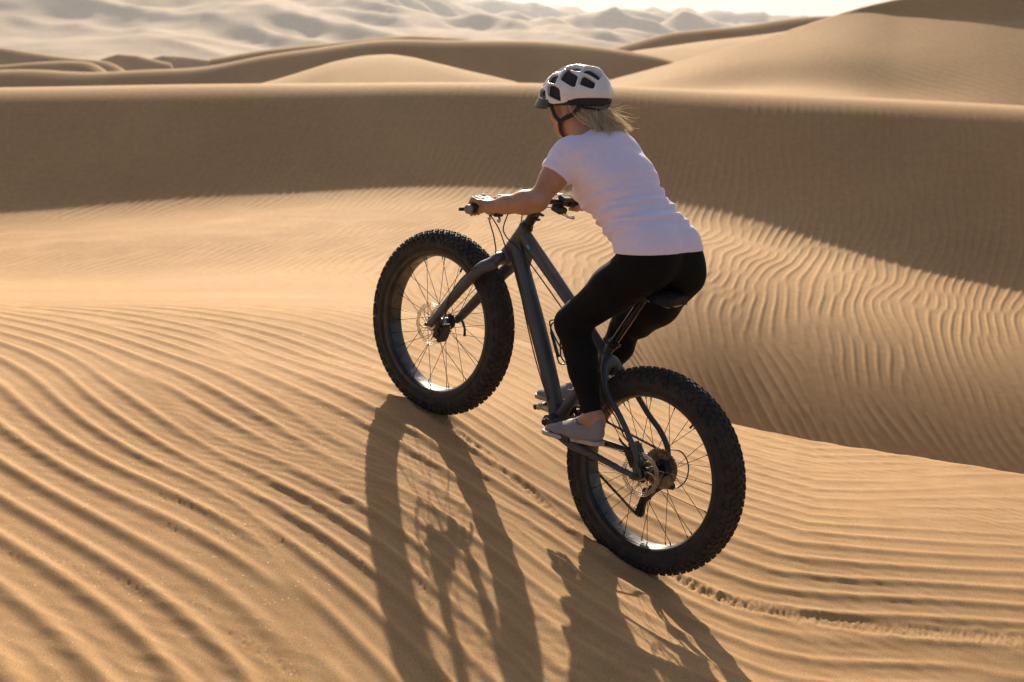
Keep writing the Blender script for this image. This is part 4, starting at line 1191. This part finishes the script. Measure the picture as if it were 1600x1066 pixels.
# cloth bridging between bust and belly
F.cone((.52, .0, .805), (.415, 0, .765), .084, .074, .05, 1.30)
for s in (1, -1):
    F.cone(HIP[s], HIP[s] * .72 + KNEE[s] * .28, .083, .078, .05)
    F.cone(HIP[s] + np.array([.03, 0, .03]), (.43, s * .06, .800), .092, .085, .05)
FSL = Field((.08, -.32, .56), (.80, .32, 1.10), .0042)
for s in (1, -1):
    e, sh = ELB[s], SH[s]; d = e - sh
    FSL.chain([sh, sh + d * .30, sh + d * .60], [.063, .056, .054], .02)
F.chain([(.665, 0, .958), (.712, 0, .978)], [.072, .062], .04, 1.1)
x, y, z = F.grid()
un = np.array([.62, 0, .785]); un /= np.linalg.norm(un)
t = x * un[0] + z * un[2]                      # along the spine
q = -x * un[2] + z * un[0]                     # outward from belly (-) to back (+)
# folds: soft creases across the back, sharp gathers at the waist on the belly side
w1 = np.sin(2 * np.pi * (t / .034) + 3.2 * np.sin(y * 11 + 1.2) + 9 * q + 2.2 * np.sin(q * 17 + y * 9))
w2 = np.sin(2 * np.pi * (t / .021) + 6.0 * q / .15 + 3.0 * np.sin(y * 17) + 2.0)
w3 = np.sin(2 * np.pi * (t / .062) - 14 * q + 2 * np.sin(y * 8 + 4))
back = 1 / (1 + np.exp(-(q - .28) / .03))
waist = np.exp(-((t - .885) / .055) ** 2)
mid = np.exp(-((t - .97) / .07) ** 2)
dz = -.0040 * (np.maximum(w1, -.2) * (waist * 1.1 + mid * .75 + .5 * np.exp(-((x - .60) ** 2 + (np.abs(y) - .15) ** 2 + (z - .86) ** 2) / .07 ** 2))) - .0032 * np.maximum(w2, 0) * waist * (1 - .5 * back) - .0026 * w3 * (waist + mid + .25)
# sleeve seam and hem band
F.F += dz.astype(np.float32)
F.F += (.0014 * np.exp(-((.397 * x + .020 * y + .918 * z - .812) / .0024) ** 2)).astype(np.float32)
for s in (1, -1):
    sh = SH[s]; e = ELB[s]; d = (e - sh) / np.linalg.norm(e - sh)
    ta = (x - sh[0]) * d[0] + (y - sh[1]) * d[1] + (z - sh[2]) * d[2]
    lim = np.linalg.norm(e - sh) * .45
    side = y * s > 0
    FSL.F += np.where(side, .0016 * np.sin(ta * 2 * np.pi / .045 + 20 * (x - .7)), 0).astype(np.float32)
    FSL.F += np.where(side, .0013 * np.exp(-((ta - lim + .016) / .0024) ** 2), 0).astype(np.float32)
    FSL.F = np.where(side, np.maximum(FSL.F, (ta - lim).astype(np.float32)), FSL.F)
    seam = .0022 * np.exp(-((ta + .35 * (z - sh[2]) - .012) / .003) ** 2) * np.exp(-(np.maximum((x - sh[0]) ** 2 + (y - sh[1]) ** 2 + (z - sh[2]) ** 2 - ta ** 2, 0) / .075 ** 2) ** 4) * (y * s > .10)
    F.F = (F.F + np.where(side, seam, 0)).astype(np.float32)
hh = np.maximum(.022 - np.abs(F.F - FSL.F), 0) / .022
F.F = (np.minimum(F.F, FSL.F) - hh * hh * .022 * .25).astype(np.float32)
th = .397 * x + .020 * y + .918 * z
F.F = np.maximum(F.F, (.790 - th).astype(np.float32))
F.F = np.maximum(F.F, ((x - .722) * .93 + (z - .985) * .30 - .000).astype(np.float32))
shirt = put("t_shirt", F, M_SHIRT, person, POFF, 1)

# ---- leggings
print("leggings")
F = Field((.02, -.28, .02), (.72, .28, .90), .0042)
torso(F, .0015, False); legs(F, .0)
x, y, z = F.grid()
t = x * un[0] + z * un[2]
F.F = np.maximum(F.F, (.397 * x + .020 * y + .918 * z - .812).astype(np.float32))
for s in (1, -1):
    a, k = ANK[s], KNEE[s]; d = (k - a) / np.linalg.norm(k - a)
    ta = (x - a[0]) * d[0] + (y - a[1]) * d[1] + (z - a[2]) * d[2]
    F.F = np.maximum(F.F, np.where((y * s > 0) & (z < .30), .006 - ta, -1).astype(np.float32))
    tk = ((x - k[0]) * d[0] + (y - k[1]) * d[1] + (z - k[2]) * d[2])
    F.F += (.0012 * np.sin(tk * 2 * np.pi / .014 + 2 * np.sin(x * 40)) * np.exp(-((tk + .01) / .03) ** 2) * (y * s > 0)).astype(np.float32)
leg = put("leggings", F, M_LEG, person, POFF, 1)

# ---- shoes
def shoe(s, heel, toe, roll=0):
    heel = np.array(heel, float); toe = np.array(toe, float)
    X = toe - heel; L = np.linalg.norm(X); X /= L; Y = np.array([0, 1., 0]); Y -= X * (X @ Y); Y /= np.linalg.norm(Y); Z = np.cross(X, Y)
    M = np.stack([X, Y, Z], 1)
    F = Field((-.03, -.07, -.02), (.30, .07, .14), .003)
    F.cone((.034, 0, .034), (.10, 0, .036), .030, .033, .02, 1.05)
    F.cone((.030, 0, .050), (.026, 0, .074), .029, .026, .02, 1.05)
    F.cone((.10, 0, .036), (.185, s * -.004, .024), .035, .024, .03, 1.35)
    F.cone((.080, 0, .064), (.160, 0, .036), .024, .020, .02, 1.2)
    F.cone((.185, s * -.004, .024), (.236, s * -.008, .017), .024, .018, .02, 1.55)
    x, y, z = F.grid()
    solef = F.F.copy()
    # opening for the ankle
    top = np.interp(x, [0, .02, .05, .085, .105, .13], [.094, .094, .072, .064, .078, .2])
    F.F = np.maximum(F.F, (z - top).astype(np.float32))
    F.ell((.062, 0, .090), (.044, .027, .050), None, .004, sub=True)
    F.F += (-.0012 * np.sin(x * 2 * np.pi / .010 + 1.5 * np.sin(y * 90)) * np.exp(-((x - .118) / .022) ** 2) * (z > .03)).astype(np.float32)
    F.F = np.maximum(F.F, (.012 - z).astype(np.float32))
    V, Fc = F.mesh(); V = relax(V, Fc, 1); V = heel + V @ M.T
    o = mesh_np("shoe", V - np.array(POFF), Fc, M_SHOE, person)
    F2 = Field((-.03, -.07, -.02), (.30, .07, .06), .003)
    x, y, z = F2.grid()
    xc = np.array([-.004, .0, .02, .07, .12, .18, .215, .245, .262, .268]); wc = np.array([.0, .018, .031, .032, .036, .044, .043, .034, .018, .0])
    w_ = np.interp(x, xc, wc)
    cy = -s * .006 * np.clip((x - .1) / .15, 0, 1)
    d = np.maximum(np.abs(y - cy) - w_ - .001, np.maximum(-x - .004, x - .268))
    F2.F = np.maximum(d * .8, np.abs(z - .007) - .0085).astype(np.float32)
    V, Fc = F2.mesh(); V = relax(V, Fc, 3); V = heel + V @ M.T
    mesh_np("shoe_sole", V - np.array(POFF), Fc, M_SOLE, o)
    m = MB()
    for i in range(4):
        xx = .118 + .014 * i
        zz = .073 - .0085 * i
        m.tube([(xx, -.020, zz - .009), (xx + .002, -.008, zz), (xx + .003, .008, zz), (xx, .020, zz - .009)], .0017, 6, 3)
    for sg in (-1, 1):
        m.tube([(.120, 0, .074), (.112, sg * .012, .083), (.102, sg * .016, .082), (.108, sg * .006, .076)], .0015, 6, 4)
    m2 = MB(); m2.add([tuple(heel + M @ np.array(p)) for p in m.v], m.f)
    m2.build("shoe_lace", M_LACE, o, xf=Matrix.Translation(-PB))
shoe(1, (.141, .156, .050), (.394, .170, -.040))
shoe(-1, (.432, -.140, -.012), (.690, -.145, -.100))

# ---- helmet (own frame: x fwd, y left, z up)
print("helmet")
HO = HC + ud * .030 + fd * -.004
def toP(V): return HO + np.asarray(V) @ HM.T
RX, RY, RZ = .152, .108, .112
def ellf(x, y, z, g):
    a, b, c = RX + g, RY + g, RZ + g
    k0 = np.sqrt((x / a) ** 2 + (y / b) ** 2 + (z / c) ** 2); k1 = np.sqrt((x / a ** 2) ** 2 + (y / b ** 2) ** 2 + (z / c ** 2) ** 2) + 1e-9
    return k0 * (k0 - 1) / k1
VENTS = [  # x, roll angle (deg), half length, half width (deg), slant (deg per m)
    (.098, 15, .024, 8, 60), (.040, 19, .027, 8, 110), (-.030, 20, .034, 9, 120), (-.102, 20, .030, 13, 60),
    (.094, 47, .024, 8.5, 140), (.038, 48, .025, 10, 250), (-.036, 50, .035, 13, 300), (-.104, 56, .022, 12, 200),
    (.086, 76, .023, 9, 260), (.018, 80, .030, 11, 260)]
F = Field((-.18, -.13, -.09), (.18, .13, .14), .0024)
x, y, z = F.grid()
outer = ellf(x, y, z, 0.0); inner = ellf(x, y, z, -.0145)
roll = np.degrees(np.arctan2(np.abs(y), z + .006))
# raised ribs give the shell its relief
shape = np.maximum(outer - .0026 * np.cos(np.radians(roll * 4.9 + 250 * x)) * np.exp(-(x / .13) ** 4), -inner)
rimz = np.interp(x, [-.16, -.12, -.07, -.02, .03, .08, .13, .16], [-.022, -.020, -.018, -.030, -.028, -.012, .010, .012])
shape = np.maximum(shape, rimz - z)
shape = shape - .009 * np.exp(-((x + .112) / .028) ** 2) * np.exp(-(roll / 34) ** 2) * (outer > -.006)
vent = np.full(shape.shape, 1.0)
for vx, vr, hl, hw_, sl in VENTS:
    dr = (roll - vr + sl * (x - vx)) / (hw_ * 1.17); dx = (x - vx) / (hl * 1.08)
    rr_ = (np.abs(dx) ** 5 + np.abs(dr) ** 5) ** (1 / 5)
    vent = np.minimum(vent, (rr_ - 1) * .012)
shape = np.maximum(shape, -vent)
F.F = shape.astype(np.float32)
V, Fc = F.mesh(); V = relax(V, Fc, 1)
helmet = mesh_np("helmet", toP(V) - np.array(POFF), Fc, M_HWHITE, person)
F = Field((-.18, -.13, -.09), (.18, .13, .14), .003)
x, y, z = F.grid()
rimz2 = np.interp(x, [-.16, -.12, -.07, -.02, .03, .08, .13, .16], [-.050, -.050, -.042, -.037, -.033, -.020, .000, .004])
roll = np.degrees(np.arctan2(np.abs(y), z + .006))
rimz = np.interp(x, [-.16, -.12, -.07, -.02, .03, .08, .13, .16], [-.022, -.020, -.018, -.030, -.028, -.012, .010, .012])
d = np.maximum(ellf(x, y, z, -.0140), -ellf(x, y, z, -.027))
band = np.maximum(np.maximum(ellf(x, y, z, -.003), -ellf(x, y, z, -.02)), z - (rimz - .0005))
d = np.maximum(np.minimum(d, band), rimz2 - z)
g_ = (np.abs(((x + .02 * np.sin(roll * .05)) / .022) % 1 - .5) - .18) * .01
F.F = d.astype(np.float32)
V, Fc = F.mesh(); V = relax(V, Fc, 1)
mesh_np("helmet_liner", toP(V) - np.array(POFF), Fc, M_FOAM, helmet)
# brim
m = MB(); nu, nv = 25, 6; V = []
for side in (0, 1):
    for i in range(nu):
        a = R(-72) + R(144) * i / (nu - 1)
        for j in range(nv):
            t = j / (nv - 1); ext = .032 * math.cos(a) ** .7 * t if math.cos(a) > 0 else 0
            px = (RX - .004 + ext) * math.cos(a); py = (RY - .003 + ext * .35) * math.sin(a)
            pz = .020 - .034 * t - .030 * math.sin(abs(a)) ** 2 * .6 - .012 * t * math.sin(a) ** 2 - .0035 * side
            V.append((px, py, pz))
Fq = []
for side in (0, 1):
    o = side * nu * nv
    for i in range(nu - 1):
        for j in range(nv - 1): Fq.append((o + i * nv + j, o + (i + 1) * nv + j, o + (i + 1) * nv + j + 1, o + i * nv + j + 1))
o = nu * nv
for i in range(nu - 1):
    for j in (0, nv - 1): Fq.append((i * nv + j, (i + 1) * nv + j, o + (i + 1) * nv + j, o + i * nv + j))
for i in (0, nu - 1):
    for j in range(nv - 1): Fq.append((i * nv + j, i * nv + j + 1, o + i * nv + j + 1, o + i * nv + j))
m.add([tuple(p) for p in toP(V)], Fq); m.build("visor", M_HBLACK, helmet, xf=Matrix.Translation(-PB))
# rear cradle with its dial, and the straps
m = MB()
for s in (1, -1):
    m.tube([tuple(toP(p)) for p in [(-.040, s * .092, -.020), (-.085, s * .078, -.048), (-.118, s * .035, -.058), (-.122, 0, -.058)]], [(.010, .003), (.010, .003), (.013, .004), (.016, .005)], 10, 4)
m.tube([tuple(toP((-.116, 0, -.058))), tuple(toP((-.134, 0, -.060)))], .017, 18)
m.build("helmet_cradle", M_HBLACK, helmet, xf=Matrix.Translation(-PB))
for s in (1, -1):
    m = MB()
    j = hp(.012, s * .077, -.062)
    m.tube([tuple(toP((.050, s * .090, .002))), tuple(hp(.034, s * .084, -.030)), tuple(j)], [(.002, .0085)] * 3, 8, 4)
    m.tube([tuple(toP((-.085, s * .080, -.040))), tuple(hp(-.052, s * .082, -.042)), tuple(hp(-.018, s * .084, -.052)), tuple(j)], [(.002, .0085)] * 4, 8, 4)
    m.tube([tuple(j), tuple(hp(.020, s * .068, -.085)), tuple(hp(.030, s * .042, -.112)), tuple(hp(.032, 0, -.124))], [(.0025, .010)] * 4, 8, 4)
    m.box(tuple(j), (.012, .006, .018))
    m.build("chin_strap", M_STRAP, helmet, xf=Matrix.Translation(-PB))

# ---- hair: a cap below the helmet plus loose strands blown back
print("hair")
rs = np.random.RandomState(12)
F = Field((.58, -.12, .94), (.98, .12, 1.20), .0035)
F.ell(hp(-.016, 0, .012), (.104, .080, .094), HM, .02)
F.chain([hp(-.070, 0, -.035), hp(-.095, 0, -.062), hp(-.128, 0, -.088)], [.046, .042, .032], .03, 1.35)
x, y, z = F.grid()
X = (x - HC[0]) * fd[0] + (z - HC[2]) * fd[2]; Zl = (x - HC[0]) * ud[0] + (z - HC[2]) * ud[2]
F.F += (.0016 * np.sin(2 * np.pi * (np.arctan2(y, -X + .02) / .13) + 5 * np.sin(Zl * 30))).astype(np.float32)
F.F = np.maximum(F.F, (X - .004 - .3 * np.maximum(Zl, -.03)).astype(np.float32))
F.F = np.maximum(F.F, np.where(np.abs(y) > .045, -.052 - Zl - .25 * (X + .03), -1).astype(np.float32))
hair = put("hair", F, M_HAIR, person, POFF, 1)
m = MB(); 
V_all = []; F_all = []; cnt = 0
def strand(P, r):
    global cnt
    P = np.array(P); n = len(P)
    tg = np.gradient(P, axis=0); tg /= np.linalg.norm(tg, axis=1)[:, None] + 1e-9
    a = np.cross(tg, [0.3, 1, .2]); a /= np.linalg.norm(a, axis=1)[:, None] + 1e-9; b = np.cross(tg, a)
    rad = r * np.interp(np.arange(n) / (n - 1), [0, .6, 1], [1, .9, .25])[:, None]
    for k in range(3):
        q = 2 * math.pi * k / 3; V_all.append(P + rad * (a * math.cos(q) + b * math.sin(q)))
    for k in range(3):
        k2 = (k + 1) % 3
        for i in range(n - 1): F_all.append((cnt + k * n + i, cnt + k2 * n + i, cnt + k2 * n + i + 1, cnt + k * n + i + 1))
    cnt += 3 * n
for i in range(1500):
    ang = rs.normal(0, .62); ang = np.clip(ang, -1.35, 1.35)
    root = hp(-.016, 0, .010) + (-fd * .103 * math.cos(ang) + ld * .081 * math.sin(ang)) + ud * rs.uniform(-.045, -.015)
    clump = rs.randint(0, 34); rc_ = np.random.RandomState(clump)
    tipc = hp(-.180 + rc_.normal(0, .024), rc_.normal(0, .050), -.112 + rc_.normal(0, .018))
    L = rs.uniform(.70, 1.06)
    tip = root + (tipc + rs.normal(0, .006, 3) - root) * L
    if rs.rand() < .05: tip = tip + np.array([-.03, 0, .05]) * rs.rand()
    mid1 = root + (tip - root) * .35 - ud * rs.uniform(.006, .026) - fd * .010 + ld * rc_.normal(0, .006)
    mid2 = root + (tip - root) * .72 - ud * rs.uniform(.000, .018) + ld * rc_.normal(0, .010)
    t = np.linspace(0, 1, 11)[:, None]
    # cubic through four points
    P = ((1 - t) ** 3) * root + 3 * (1 - t) ** 2 * t * mid1 + 3 * (1 - t) * t ** 2 * mid2 + t ** 3 * tip
    P += .0035 * np.sin(t * (7 + 3 * rc_.rand()) + rc_.rand() * 6) * (ld * .6 + ud * .8)
    strand(P, rs.uniform(.0006, .0013))
for i in range(46):      # flyaways
    root = hp(-.100, rs.normal(0, .03), -.03 + rs.normal(0, .012))
    tip = root + np.array([-rs.uniform(.04, .12), rs.normal(0, .03), rs.uniform(-.005, .06)])
    mid = (root + tip) / 2 + np.array([-.01, 0, rs.normal(-.01, .008)])
    t = np.linspace(0, 1, 9)[:, None]; P = (1 - t) ** 2 * root + 2 * (1 - t) * t * mid + t ** 2 * tip
    strand(P + .003 * np.sin(t * 9 + i) * ud, .0005)
hs = mesh_np("hair_strands", np.concatenate(V_all) - np.array(POFF), np.array(F_all), M_HAIR, hair)
